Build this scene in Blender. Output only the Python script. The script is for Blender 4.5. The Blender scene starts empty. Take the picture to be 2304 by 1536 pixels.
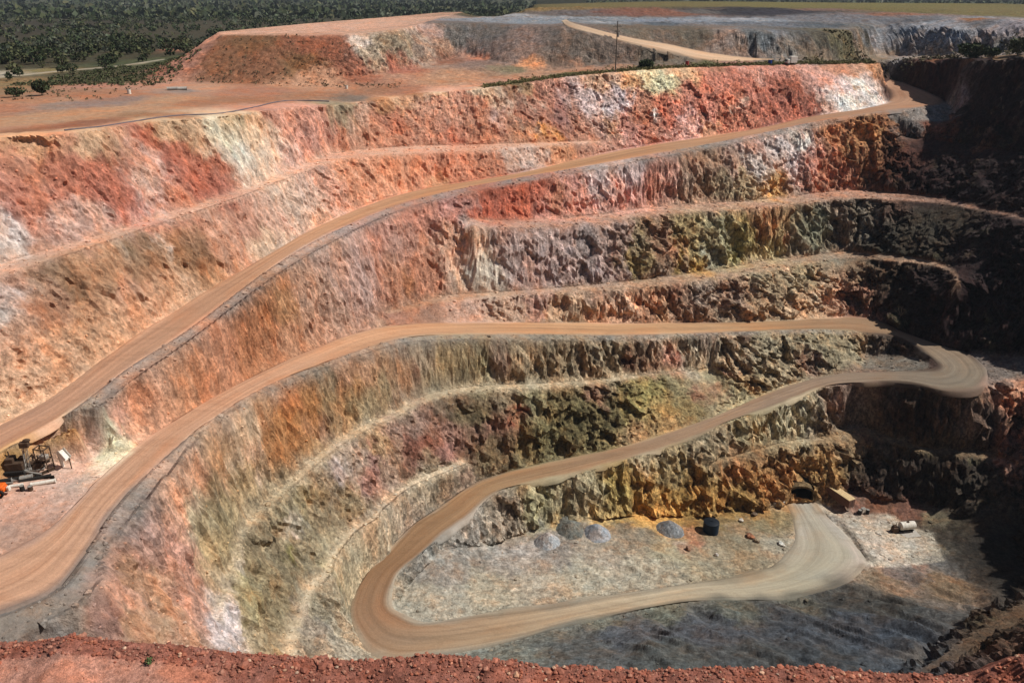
import bpy, bmesh, math, random, json
import numpy as np
from mathutils import Vector, Matrix

sc = bpy.context.scene
C = sc.collection

# ------------------------------------------------------------------ camera, sky, sun, exposure
cam = bpy.data.objects.new('camera', bpy.data.cameras.new('camera'))
C.objects.link(cam)
cam.data.sensor_width = 36.0
cam.data.lens = 36.0 * 1808 / 2304
cam.data.clip_start = .3
cam.data.clip_end = 30000
cam.location = (0, 0, 0)
cam.rotation_euler = (math.radians(90) - math.atan(793 / 1808), 0, 0)
sc.camera = cam

SUN = Vector((.655, .034, .755)).normalized()
w = bpy.data.worlds.new('World'); sc.world = w; w.use_nodes = True
nt = w.node_tree; nt.nodes.clear()
sky = nt.nodes.new('ShaderNodeTexSky'); sky.sky_type = 'NISHITA'; sky.sun_disc = False
sky.sun_elevation = math.asin(SUN.z)
sky.sun_rotation = math.atan2(SUN.x, SUN.y)
sky.altitude = 300; sky.air_density = 1.0; sky.dust_density = .6
bg = nt.nodes.new('ShaderNodeBackground'); bg.inputs[1].default_value = .05
wo = nt.nodes.new('ShaderNodeOutputWorld')
nt.links.new(sky.outputs[0], bg.inputs[0]); nt.links.new(bg.outputs[0], wo.inputs[0])
sun = bpy.data.objects.new('sun', bpy.data.lights.new('sun', 'SUN'))
sun.data.energy = 5.0; sun.data.angle = math.radians(.53); sun.data.color = (1, .955, .88)
sun.rotation_euler = (-SUN).to_track_quat('-Z', 'Y').to_euler()
C.objects.link(sun)
sc.view_settings.view_transform = 'Standard'; sc.view_settings.look = 'None'
sc.view_settings.exposure = -.08; sc.view_settings.gamma = 1.0
sc.view_settings.use_curve_mapping = False

# ------------------------------------------------------------------ surveyed lines, level strips (metres) and rock colours, east wall shade painted in (x y z radius r g b)
LINES = [
    ('rim', [(-108.6, 153.8, -27.7), (-105.2, 168.1, -27.9), (-95.2, 175.2, -28.3), (-87.8, 198.1, -29.3), (-75.5, 215.1, -30.5), (-65.9, 244.9, -32.2), (-57, 258.5, -33.3), (-50.2, 267.1, -33.6), (-38, 283.4, -33.3), (-10.3, 290.6, -31.6), (24.6, 314.9, -29.8), (60.6, 331.1, -28.7), (99.3, 345.1, -28.7), (131.8, 359.9, -29.4), (159.2, 366.6, -29.4)]),
    ('rimE', [(171.8, 393.5, -31.4), (174.1, 378.3, -30), (179.4, 367, -28.7), (179.7, 343.7, -26.9), (184.6, 327.2, -24.8), (186.5, 309.6, -22.7)]),
    ('rimb', [(-110.3, 156.3, -27.8), (-107, 171.1, -27.9), (-96.8, 178.3, -28.3), (-89.4, 201.9, -29.3), (-76.8, 219.3, -30.6), (-67.2, 250, -32.2), (-58.1, 264, -33.4), (-51.3, 272.9, -33.6), (-38.9, 290, -33.4), (-10.6, 297.9, -31.7), (25.3, 323.8, -29.9), (62.4, 341.3, -28.7), (102.3, 356, -28.7), (135.9, 371.6, -29.4), (164.2, 378.7, -29.4)]),
    ('fslope', [(100.9, 203.6, -138.9), (106.9, 200.4, -138.5), (119, 198.2, -138.3), (128.1, 192.7, -138.3), (125.4, 184.1, -138.6), (120.5, 172.6, -139.3), (114.8, 160.1, -138.9), (113.9, 148.1, -135.8)]),
    ('scr0', [(-19.6, 130.4, -131.3), (-3.1, 134.8, -132.2), (14.8, 142.2, -133.3), (44, 151, -134.7), (66.2, 153.8, -136.6), (85.9, 162.4, -138.3), (93.9, 169.6, -139)]),
    ('scr1', [(-4.5, 117.2, -122.5), (22.1, 121.4, -123.9), (49.5, 123.3, -125.3), (67, 121.7, -126), (78.6, 121.2, -126.7)]),
    ('scr2', [(75.5, 153.7, -136.4), (93.3, 156.8, -137.5), (107.5, 154.6, -137.2), (111.8, 145.8, -135.1)]),
    ('ledgeN', [(82.4, 124.9, -128.1), (99.3, 135.9, -129.5), (121.3, 149.3, -130.9)]),
    ('hollow', [(91.2, 122.1, -128.8), (105.9, 131.8, -129.5), (127.2, 144.1, -130.2)]),
    ('btop', [(152.7, 325.3, -53.9), (159.3, 319.5, -53.6), (172.8, 302.5, -53.2), (181.8, 288.3, -53.2)]),
    ('btop2', [(188.8, 332.4, -32.5), (188.4, 308.8, -32.2)]),
    ('eastlow', [(145.6, 192.4, -130.2), (140.4, 181.3, -137.2), (130.9, 163.1, -137.2), (119.7, 148.8, -134.4)]),
    ('rimEx', [(186.5, 309.6, -22.7), (210, 295.4, -22.4), (246.4, 271.6, -22.4), (271.6, 224, -22.4), (278.6, 156.8, -22.4), (249.2, 98, -19.6), (175, 53.2, -16.8), (114.8, 33.6, -15.4), (58.8, 12.6, -11.2), (21, 4.8, -7.3)]),
    ('b1x', [(174, 241.3, -67.5), (198.8, 221.2, -64.4), (218.4, 182, -58.8)]),
    ('r2x', [(157.3, 217.8, -104.3), (165.2, 197.4, -100.8), (166.6, 177.8, -99.4), (151.2, 144.2, -100.8), (137.2, 123.2, -103.6)]),
    ('rimW', [(-108.6, 153.8, -27.7), (-131.6, 128.8, -27.2), (-135.8, 84, -26), (-117.6, 44.8, -22.4), (-72.8, 15.4, -14.7), (-25.2, 4.5, -7.6)]),
    ('rimS', [(-25.2, 4.5, -7.6), (-8.4, 5.5, -7), (0, 5.7, -6.9), (8.4, 5.5, -7), (21, 4.8, -7.3)]),
    ('toeS', [(-42, 109.2, -126), (-14, 99.4, -130.2), (28, 96.6, -130.2), (63, 99.4, -128.8)]),
    ('r1x', [(-95.6, 113.8, -73.5), (-92.4, 77, -73.5), (-84, 49, -70)]),
    ('r2w', [(-76.2, 84.9, -76.3), (-72.8, 64.4, -75.6), (-64.4, 44.8, -72.8)]),
    ('p1', [(-142.2, 230.9, -29.4), (-121.8, 268.9, -30.1), (-73.2, 305.8, -32.2), (-25.5, 317.9, -31.2), (36, 346, -29.1), (105.5, 367.5, -28.6)]),
    ('p0', [(-208.1, 269.1, -31.5), (-186.8, 306.1, -31.9), (-150.9, 299.4, -31.2)]),
    ('dbase', [(-212.3, 566.6, -31.5), (-187.6, 457, -31.2), (-134.2, 301.2, -30.8), (-115.9, 305.7, -30.8), (-82.8, 305.7, -30.8), (-59, 317.7, -30.2), (-35.8, 337, -28.7), (-20.1, 359.8, -26.2), (-0.4, 343.6, -27.7), (23, 342.8, -28), (54.7, 350, -27.7), (79.7, 355.4, -27.4)]),
    ('dback', [(-311.6, 1099.7, -33.6), (-269.1, 1494, -34.3), (-153.9, 1983.5, -34.3)]),
    ('gcrest', [(-36.6, 370.4, -13.4), (-6.2, 377.5, -14.4), (22, 361.2, -14.8)]),
    ('tier2', [(35.7, 368, -15.1), (58.2, 378.6, -16.1), (80.9, 384.1, -16.5), (106.5, 376.4, -16.7), (129, 385.3, -17.5), (150, 393.5, -18.1), (186.4, 434.3, -16.8), (198, 411.7, -16.5), (202, 392.4, -16.3), (211.2, 380, -15.6), (219.6, 370.4, -13.4), (240.9, 361.3, -11.9)]),
    ('t2base', [(105, 366.4, -27), (125.3, 369.6, -27.4), (147.7, 382.9, -27.9), (180.1, 413.7, -30.1), (191.8, 393.3, -28.4), (197.3, 378.4, -27.2), (206.8, 367.6, -25.5), (211.6, 352.4, -23.4), (232.8, 344.4, -21.8)]),
    ('rimEb', [(121.7, 358.4, -28.6), (173.4, 397.4, -31.1), (181.9, 372.3, -28.6), (183.1, 350.4, -26.9), (188.2, 333.8, -24.8), (190.2, 316, -22.7)]),
    ('plat', [(-33, 422.6, -13.7), (-0.5, 444.3, -14), (41.3, 427.3, -14.3), (93.6, 446.1, -15.1), (142, 454.4, -15.4), (190.6, 459, -15.1), (220.1, 371.7, -12.6)]),
    ('t3base', [(-0.6, 542.6, -14), (46.5, 509.5, -14.8), (106.9, 510.8, -15.1), (150.7, 499.4, -15.3)]),
    ('t3crest', [(8.2, 572, -12.3), (75.8, 598.5, -11.8), (131.1, 629.5, -11.5), (173.7, 598.4, -12), (172.6, 528.3, -12.9), (204.4, 493.7, -13.4), (214.2, 426.6, -13.4), (222.7, 376.4, -12), (230.1, 345, -11.2)]),
    ('t3back', [(18.9, 770.6, -12.6), (152, 857.4, -11.2), (295.1, 774, -11.2), (426.9, 726.8, -11.2)]),
    ('far', [(-588, 336, -33.6), (-588, 700, -34.3), (-588, 1120, -35), (-280, 1120, -35), (0, 1120, -33.6), (280, 1120, -28), (588, 1120, -25.2)]),
    ('fare', [(588, 1120, -25.2), (588, 700, -16.8), (588, 420, -22.4), (532, 280, -25.2), (420, 140, -23.8), (280, 0, -19.6), (140, -84, -11.2), (0, -98, -7), (-140, -84, -11.2), (-280, 0, -21), (-420, 140, -29.4), (-588, 336, -33.6)]),
    ('plainW', [(-182, 210, -31.5), (-224, 140, -30.1), (-238, 56, -28), (-182, 0, -22.4), (-84, -28, -12.6)]),
    ('plainE', [(280, 322, -26), (287, 210, -25.2), (266, 84, -22.4), (182, 14, -16.8), (84, -21, -9.8)]),
    ('plainN', [(-254.4, 513.1, -33), (-310.5, 517.5, -33.3), (-391.3, 517.5, -33.3)]),
    ('plainN2', [(-367.8, 837.4, -33.6), (-532.7, 898.1, -33.9), (-632, 844.4, -33.9)]),
    ('s1', [(-56, 22.4, -42), (-16.8, 12.6, -25.2), (0, 11.2, -23.8), (16.8, 12.6, -25.2), (56, 22.4, -42)]),
    ('s2', [(-64.4, 47.6, -70), (-21, 39.2, -70), (0, 37.8, -70), (21, 39.2, -70), (64.4, 47.6, -70)]),
    ('s3', [(-53.2, 78.4, -103.6), (0, 67.2, -106.4), (61.6, 72.8, -103.6)]),
]
STRIPS = [
    ('road1', [(164.5, 370.5, -38.6), (163.8, 365.2, -40.9), (161.9, 359, -43.1), (147.6, 339.4, -44.1), (119.1, 332.5, -47.2), (95.7, 320.3, -49.8), (48.4, 302.5, -53.4), (23.6, 286.6, -55.1), (1.2, 267.6, -56.4), (-32, 252.8, -58.8), (-52.5, 226.2, -61), (-63.5, 199.5, -63), (-75.5, 166.9, -65.7), (-81, 150.9, -67.4), (-86.3, 132.5, -69.8), (-91.7, 125.9, -71.4), (-98.3, 118, -73.5)],
     [(174.8, 388.8, -37.8), (178.1, 359.4, -40), (181.7, 347.1, -43.1), (140.7, 322.6, -44.1), (114, 316.1, -47.2), (92.2, 305.7, -49.8), (46.4, 281.7, -53.4), (23.3, 270.4, -55.1), (2, 260.1, -56.4), (-29.6, 240, -58.8), (-48.8, 214.1, -61), (-59.1, 189.7, -63), (-68.5, 153.3, -65.7), (-74.4, 140.8, -67.4), (-80.2, 124.3, -69.8), (-85.7, 117.4, -71.4), (-92.3, 109.9, -73.5)], 'road'),
    ('berm1', [(181.7, 347.1, -43.1), (140.7, 322.6, -44.1), (114, 316.1, -47.2), (92.2, 305.7, -49.8), (46.4, 281.7, -53.4), (23.3, 270.4, -55.1), (2, 260.1, -56.4), (-29.6, 240, -58.8), (-48.8, 214.1, -61), (-59.1, 189.7, -63), (-68.5, 153.3, -65.7), (-74.4, 140.8, -67.4), (-80.2, 124.3, -69.8), (-85.7, 117.4, -71.4), (-92.3, 109.9, -73.5)],
     [(175.7, 326.5, -47.9), (141.9, 324.3, -47), (112.5, 311.3, -48.4), (91.1, 301.3, -50.4), (45.7, 274.5, -53.3), (23.4, 264.5, -55), (2.8, 254.9, -56.4), (-28.3, 235, -58.8), (-46.2, 206, -60.8), (-56.2, 182.9, -62.9), (-65.2, 148.4, -65.4), (-69.8, 136.5, -66.6), (-75.9, 122.6, -69.2), (-84.2, 118.4, -71.1), (-90.2, 108.9, -73.4)], '8a8078'),
    ('b0', [(-105.1, 138.9, -49.6), (-100.5, 150.6, -49.3), (-90.3, 164.1, -48.6), (-82, 183.1, -48.4), (-71.6, 206.1, -48.2), (-63.8, 230, -47.6), (-55.8, 253.4, -47), (-43.5, 263.4, -47.3), (-22.8, 274.6, -48.4), (4.3, 282.1, -49), (32.1, 298.1, -50.8)],
     [(-101.5, 133.2, -49.8), (-97, 144.4, -49.6), (-87.7, 158.6, -48.9), (-79.8, 177.6, -48.7), (-69.7, 200, -48.4), (-61.8, 221.9, -47.9), (-53.7, 242.8, -47.3), (-41.9, 252.8, -47.6), (-22, 264.8, -48.7), (4.2, 276.8, -49.3), (32, 296.9, -51.1)], 'd0a890'),
    ('b1', [(-10.6, 242.4, -64.8), (-4.4, 244.4, -66.1), (6.8, 249.7, -67.2), (29.7, 260.6, -68.2), (46.8, 271.6, -68.7), (88.8, 287, -70), (114.2, 299.7, -70.6), (131.8, 305.6, -70.6), (141.3, 301.9, -70.6), (155, 293.6, -70.3), (161.7, 274.4, -69.4), (167.9, 257.7, -68.3), (174, 241.3, -67.5)],
     [(-12.2, 233.8, -65.1), (-4.3, 236.8, -66.4), (7.3, 241.8, -67.5), (28.8, 251.1, -68.5), (45.3, 262, -69), (85.9, 276.5, -70.3), (109.9, 287.1, -70.8), (127.2, 293.9, -70.8), (137.1, 291.8, -70.8), (151.4, 286, -70.6), (160.7, 272.4, -69.7), (166.9, 256, -68.6), (173.1, 239.8, -67.8)], 'b08c78'),
    ('b2', [(-37, 213, -84.4), (-19.9, 226.9, -84.3), (1.1, 231, -84.3), (24.7, 239.4, -85.4), (48.2, 248.6, -86.4), (74.7, 263.2, -87.6), (86.6, 271.1, -88.1), (109.6, 278.6, -88), (123.7, 282.7, -87.9), (131.5, 272, -86.2), (143, 262, -85.1), (145.2, 252.6, -84.8), (142.2, 242, -84.8)],
     [(-36.8, 212, -84.7), (-19.6, 222.4, -84.6), (1.1, 227.5, -84.6), (24.2, 233.7, -85.7), (47, 241.7, -86.7), (72.6, 254.7, -87.9), (83.6, 260.2, -88.3), (107.2, 271.7, -88.2), (121, 275.6, -88.2), (129.6, 267.3, -86.5), (141.6, 259, -85.4), (143.9, 249.8, -85.1), (141.5, 241.1, -85.1)], 'aa8c74'),
    ('pad', [(-90.6, 105.3, -75.5), (-85.7, 113.7, -75.5), (-83.9, 118.5, -75.5), (-81.5, 123.5, -75.5), (-78.3, 124.9, -75), (-75.5, 125.5, -72.8)],
     [(-85.1, 96.7, -76), (-80.2, 104, -76.2), (-77.3, 109, -76.3), (-74.6, 114.9, -76.4), (-74.3, 122.9, -76.6), (-73.5, 125.8, -75.6)], 'd0a692'),
    ('bank', [(-90.2, 108.9, -73.4), (-84.2, 118.4, -71.1), (-80.1, 120.6, -70.1), (-76, 122.7, -69.3)],
     [(-90.6, 105.3, -75.5), (-85.7, 113.7, -75.5), (-82.6, 121.1, -75.5), (-78.3, 124.9, -75)], 'b98a52'),
    ('road2', [(-80.6, 89.8, -76.3), (-75.7, 96.2, -76.6), (-72.2, 101.8, -76.6), (-71.2, 111.6, -76.7), (-69.3, 126.9, -77), (-66.1, 139.6, -77.6), (-59, 161.6, -79.8), (-51, 181.6, -82.3), (-40, 200.9, -84.7), (-28.7, 211.4, -87.1), (1.1, 222, -91), (39.2, 234.2, -96.3), (81.2, 246.3, -100.8), (102.7, 252.5, -102.2), (120.5, 257.2, -103.6), (125.5, 254.6, -103.9), (130.4, 245.8, -104.4), (138.4, 235.8, -105), (144.5, 231.2, -105.4), (144.9, 223, -105.8), (143, 216.1, -106.1), (140.1, 212.2, -106.4), (133.3, 207.6, -106.8), (125.7, 209, -107.5), (121.5, 214.1, -108.2), (116.4, 218.1, -109.1), (107, 220.3, -110.5), (96.7, 220.7, -111.9), (84.5, 215.1, -113.7), (75.4, 211.5, -115.1), (63.9, 207, -116.5), (48.8, 198.4, -118.2), (31.3, 190.9, -119.6), (18.1, 185.8, -120.4), (5.5, 182.5, -121.5), (-3.8, 179.4, -122.4), (-9.9, 171.4, -123.3), (-16.3, 164.6, -124.5), (-22.2, 157.6, -125.7), (-26.5, 152.9, -126.7), (-28, 147.7, -127.7), (-27.7, 143.3, -128.8), (-25.9, 142.1, -129.6)],
     [(-72.2, 80.4, -76.3), (-63.5, 88, -76.6), (-63.2, 96.1, -76.6), (-64.2, 108.7, -76.7), (-62.3, 123.6, -77), (-59.9, 135.7, -77.6), (-54.5, 156.4, -79.8), (-46.2, 173.2, -82.3), (-33.8, 191.7, -84.7), (-24.6, 201.9, -87.1), (1, 212.2, -91), (37.8, 224, -96.3), (78.8, 237.6, -100.8), (99.2, 242.4, -102.2), (114, 243.9, -103.6), (118.4, 243.8, -103.9), (125.8, 241.7, -104.4), (129.4, 236.9, -105), (130.3, 230.9, -105.4), (131.2, 228.2, -105.8), (131.5, 225.8, -106.1), (131.4, 224.8, -106.4), (130.6, 223.8, -106.8), (127.8, 223.3, -107.5), (123.5, 224.1, -108.2), (118.8, 225.6, -109.1), (110.4, 228.1, -110.5), (101.2, 229.1, -111.9), (85.8, 224.6, -113.7), (75.6, 219.8, -115.1), (59.2, 209.7, -116.5), (40.7, 200.9, -118.2), (28.8, 197.1, -119.6), (17.3, 194.2, -120.4), (1, 189.1, -121.5), (-11, 183.3, -122.4), (-19.3, 174.3, -123.3), (-26, 167.9, -124.5), (-31.5, 158.1, -125.7), (-34.7, 152.5, -126.7), (-36.5, 146.8, -127.7), (-36.8, 141.6, -128.8), (-35.3, 137.6, -129.6)], 'road'),
    ('road3', [(-25.9, 142.1, -129.6), (-20.6, 140.1, -130.2), (-11.3, 142.6, -130.8), (-3.3, 145.3, -131.3), (12.2, 149.2, -132.2), (28.5, 153.8, -133.3), (45.5, 158.6, -134.7), (61.3, 164.9, -136.6), (71.3, 172.1, -138.2), (77.5, 180.7, -139), (80.6, 190.8, -139.7), (81.9, 199.4, -140)],
     [(-35.3, 137.6, -129.6), (-32.8, 133.4, -130.2), (-29.4, 130.2, -130.8), (-19.6, 130.4, -131.3), (-3.1, 135.1, -132.2), (14.9, 142.6, -133.3), (44.1, 151.6, -134.7), (66.3, 154.3, -136.6), (86, 162.9, -138.2), (93.9, 171.3, -139), (92.7, 186.6, -139.7), (90.4, 199.9, -140)], 'floor'),
    ('berm2', [(-72.2, 80.4, -76.3), (-63.5, 88, -76.6), (-63.2, 96.1, -76.6), (-64.2, 108.7, -76.7), (-62.3, 123.6, -77), (-59.9, 135.7, -77.6), (-54.5, 156.4, -79.8), (-46.2, 173.2, -82.3), (-33.8, 191.7, -84.7), (-24.6, 201.9, -87.1), (1, 212.2, -91), (37.8, 224, -96.3), (78.8, 237.6, -100.8), (99.2, 242.4, -102.2), (114, 243.9, -103.6)],
     [(-67.2, 76, -76.4), (-58.1, 88.7, -77), (-60.7, 96.9, -77), (-60.1, 106.3, -77), (-59.1, 120.4, -77.3), (-58.1, 134.2, -77.8), (-53, 154.2, -80.2), (-45, 170.6, -82.6), (-32.7, 188.6, -85), (-24.2, 198.3, -87.2), (1, 208.7, -91.1), (37.4, 221.6, -96.5), (78.3, 235.8, -100.9), (98.6, 240.5, -102.3), (113.4, 242.3, -103.7)], '857c72'),
    ('island', [(116.4, 241.3, -110.3), (120.8, 236.7, -109.5), (128.6, 235.3, -108.4), (130.6, 230.9, -107.1)],
     [(110.4, 228.1, -110.5), (115.3, 226.7, -109.8), (123.5, 224.1, -108.2), (128.7, 224.1, -107)], '7c766c'),
    ('hpberm', [(144.5, 231.2, -105.4), (144.9, 223, -105.8), (143, 216.1, -106.1), (140.1, 212.2, -106.4)],
     [(159, 223.3, -103.6), (157.3, 217.8, -104.3), (156.5, 216.2, -105), (150.7, 214.9, -106.1)], '786e66'),
    ('b3', [(-52.7, 108.3, -100.8), (-53.3, 116.7, -100.2), (-53.7, 125.5, -99.4), (-54.6, 132.2, -99.4), (-53, 141.4, -99.4), (-50.9, 146.9, -99.3), (-47.9, 155.5, -99.2), (-43.5, 166, -99.1), (-36.9, 176, -99.4), (-31, 185.3, -100.8), (-24.5, 194.9, -101.1), (-12.1, 201.9, -101.8), (-4, 203.6, -102.2), (16, 209.2, -104.3), (30.1, 214.4, -105.4), (45, 220.4, -106.4), (62.8, 229.2, -108.5)],
     [(-50.6, 108.7, -101.2), (-51.9, 116.6, -100.7), (-52.2, 125, -99.8), (-53, 131.6, -99.8), (-51, 140.1, -99.8), (-48.6, 145.4, -99.8), (-45.7, 153.6, -99.7), (-41.4, 163.7, -99.5), (-35.2, 173.4, -99.8), (-29.7, 182.2, -101.2), (-23.5, 191.3, -101.5), (-11.7, 198.6, -102.2), (-4, 200.5, -102.6), (15.9, 206.9, -104.7), (29.9, 212.6, -105.8), (44.9, 219.4, -106.8), (62.8, 229.1, -108.9)], 'bcaa8e'),
    ('b4', [(-44, 117.4, -116.9), (-44.8, 125.5, -116.9), (-44.3, 131.4, -116.8), (-43.6, 136.9, -116.6), (-40.5, 140.7, -116.2), (-40.6, 145.7, -115.9), (-39.1, 150.4, -115.6), (-36.9, 154.9, -115.2), (-32.2, 160.6, -115.2), (-32, 163.9, -115.2), (-26.7, 172.8, -115.1), (-25.8, 174.1, -115.2), (-13.3, 186.9, -117)],
     [(-42, 117.2, -117.3), (-42.9, 125, -117.3), (-42.6, 130.7, -117.2), (-41.8, 136, -117), (-38.6, 139.5, -116.6), (-38.5, 144.1, -116.3), (-37.1, 148.7, -116), (-35.1, 153.1, -115.6), (-30.6, 158.7, -115.6), (-30, 162.1, -115.6), (-25.1, 170.7, -115.5), (-24, 172.5, -115.7), (-11.6, 185.4, -117.5)], 'ccb89c'),
    ('b5', [(57, 196.9, -124.2), (77.3, 209.1, -125.4), (87, 212.3, -125.3), (96.2, 213.5, -125.2), (106, 220.4, -125.2), (111, 219.5, -125.1), (116.9, 212.3, -125), (124.8, 206.6, -124.9), (134.4, 205.1, -124.7), (143.1, 203.6, -124.6)],
     [(56.9, 195.9, -124.5), (76.7, 206.7, -125.7), (86.1, 209.4, -125.6), (95, 210, -125.5), (104.3, 215.9, -125.4), (109.2, 214.8, -125.4), (115.4, 208.8, -125.3), (123.4, 203.5, -125.2), (132.7, 201.8, -125), (140.4, 199.9, -124.9)], '8a7458'),
    ('floor', [(-25.7, 148.4, -130.1), (-22.6, 154.5, -128.7), (-16.3, 163.3, -127.4), (-10.5, 168, -130.2), (-3.7, 171.4, -132.4), (10.4, 178.5, -131.9), (19.5, 181.1, -132), (32.6, 184.6, -133.3), (44.1, 186.7, -135.2), (60.2, 190.8, -137.8), (70.7, 193.9, -138.7), (79.8, 197.9, -139.9), (82, 199.7, -140)],
     [(-25.9, 142.5, -129.8), (-20.6, 140.1, -130.2), (-15.3, 141.4, -130.5), (-11.3, 142.6, -130.8), (-3.3, 145.3, -131.3), (12.2, 149.2, -132.2), (20, 151.4, -132.7), (28.5, 153.8, -133.3), (45.5, 158.6, -134.7), (61.3, 164.9, -136.6), (71.3, 172.1, -138.2), (77.5, 180.7, -139), (81.9, 199.4, -140)], None),
    ('floorE', [(90.4, 199.9, -140), (95.5, 195.7, -140.1), (100.2, 194.3, -140.4), (110.5, 194.1, -140.6), (113, 189.6, -140.7), (118.3, 185.9, -140.7)],
     [(90.3, 199.7, -140), (92.7, 186.6, -139.7), (93.9, 171.3, -139), (94.6, 170.1, -139), (107.1, 171.7, -139.7), (115.9, 173.6, -140.4)], 'b0a797'),
    ('berm3', [(89, 194.8, -139.9), (93, 190.9, -139.8), (94.4, 181.7, -139.3), (94.4, 172, -139.1)],
     [(90.5, 195.3, -139.9), (94.7, 191.3, -139.8), (96.3, 182.1, -139.3), (96.3, 172, -139.1)], '6e685c'),
    ('ledge', [(79.7, 119, -123.5), (95.6, 129.1, -124), (117.4, 142.1, -124.6)],
     [(83, 117.3, -122.6), (97.7, 126.5, -123.2), (116.7, 138.1, -123.8)], '5c4a3a'),
    ('dtop', [(-114.2, 338.5, -16.5), (-87.3, 329.5, -16.2), (-61.2, 336.1, -16.2), (-45, 345.7, -14.7), (-39, 365.6, -13.4)],
     [(-127.3, 372.1, -17.1), (-102.3, 439.8, -16), (-72.6, 520.2, -15.4), (-46.5, 597.1, -14.8), (-32.9, 574.3, -14)], 'd4a68c'),
    ('ramp4', [(26.7, 422.6, -13.7), (29.8, 365.5, -14.1), (46.9, 365.7, -18.2), (67.5, 373.2, -21.8), (86.2, 368.9, -25.2), (104.2, 363.4, -27.2), (120, 369.8, -28)],
     [(22.8, 403.2, -13.9), (25.7, 361.3, -15.5), (46.5, 361.3, -20.4), (64.5, 355.5, -23.9), (79.2, 353.6, -27.3), (103.7, 361.1, -28.4), (120.4, 370.6, -29)], 'dcb898'),
]
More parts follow.
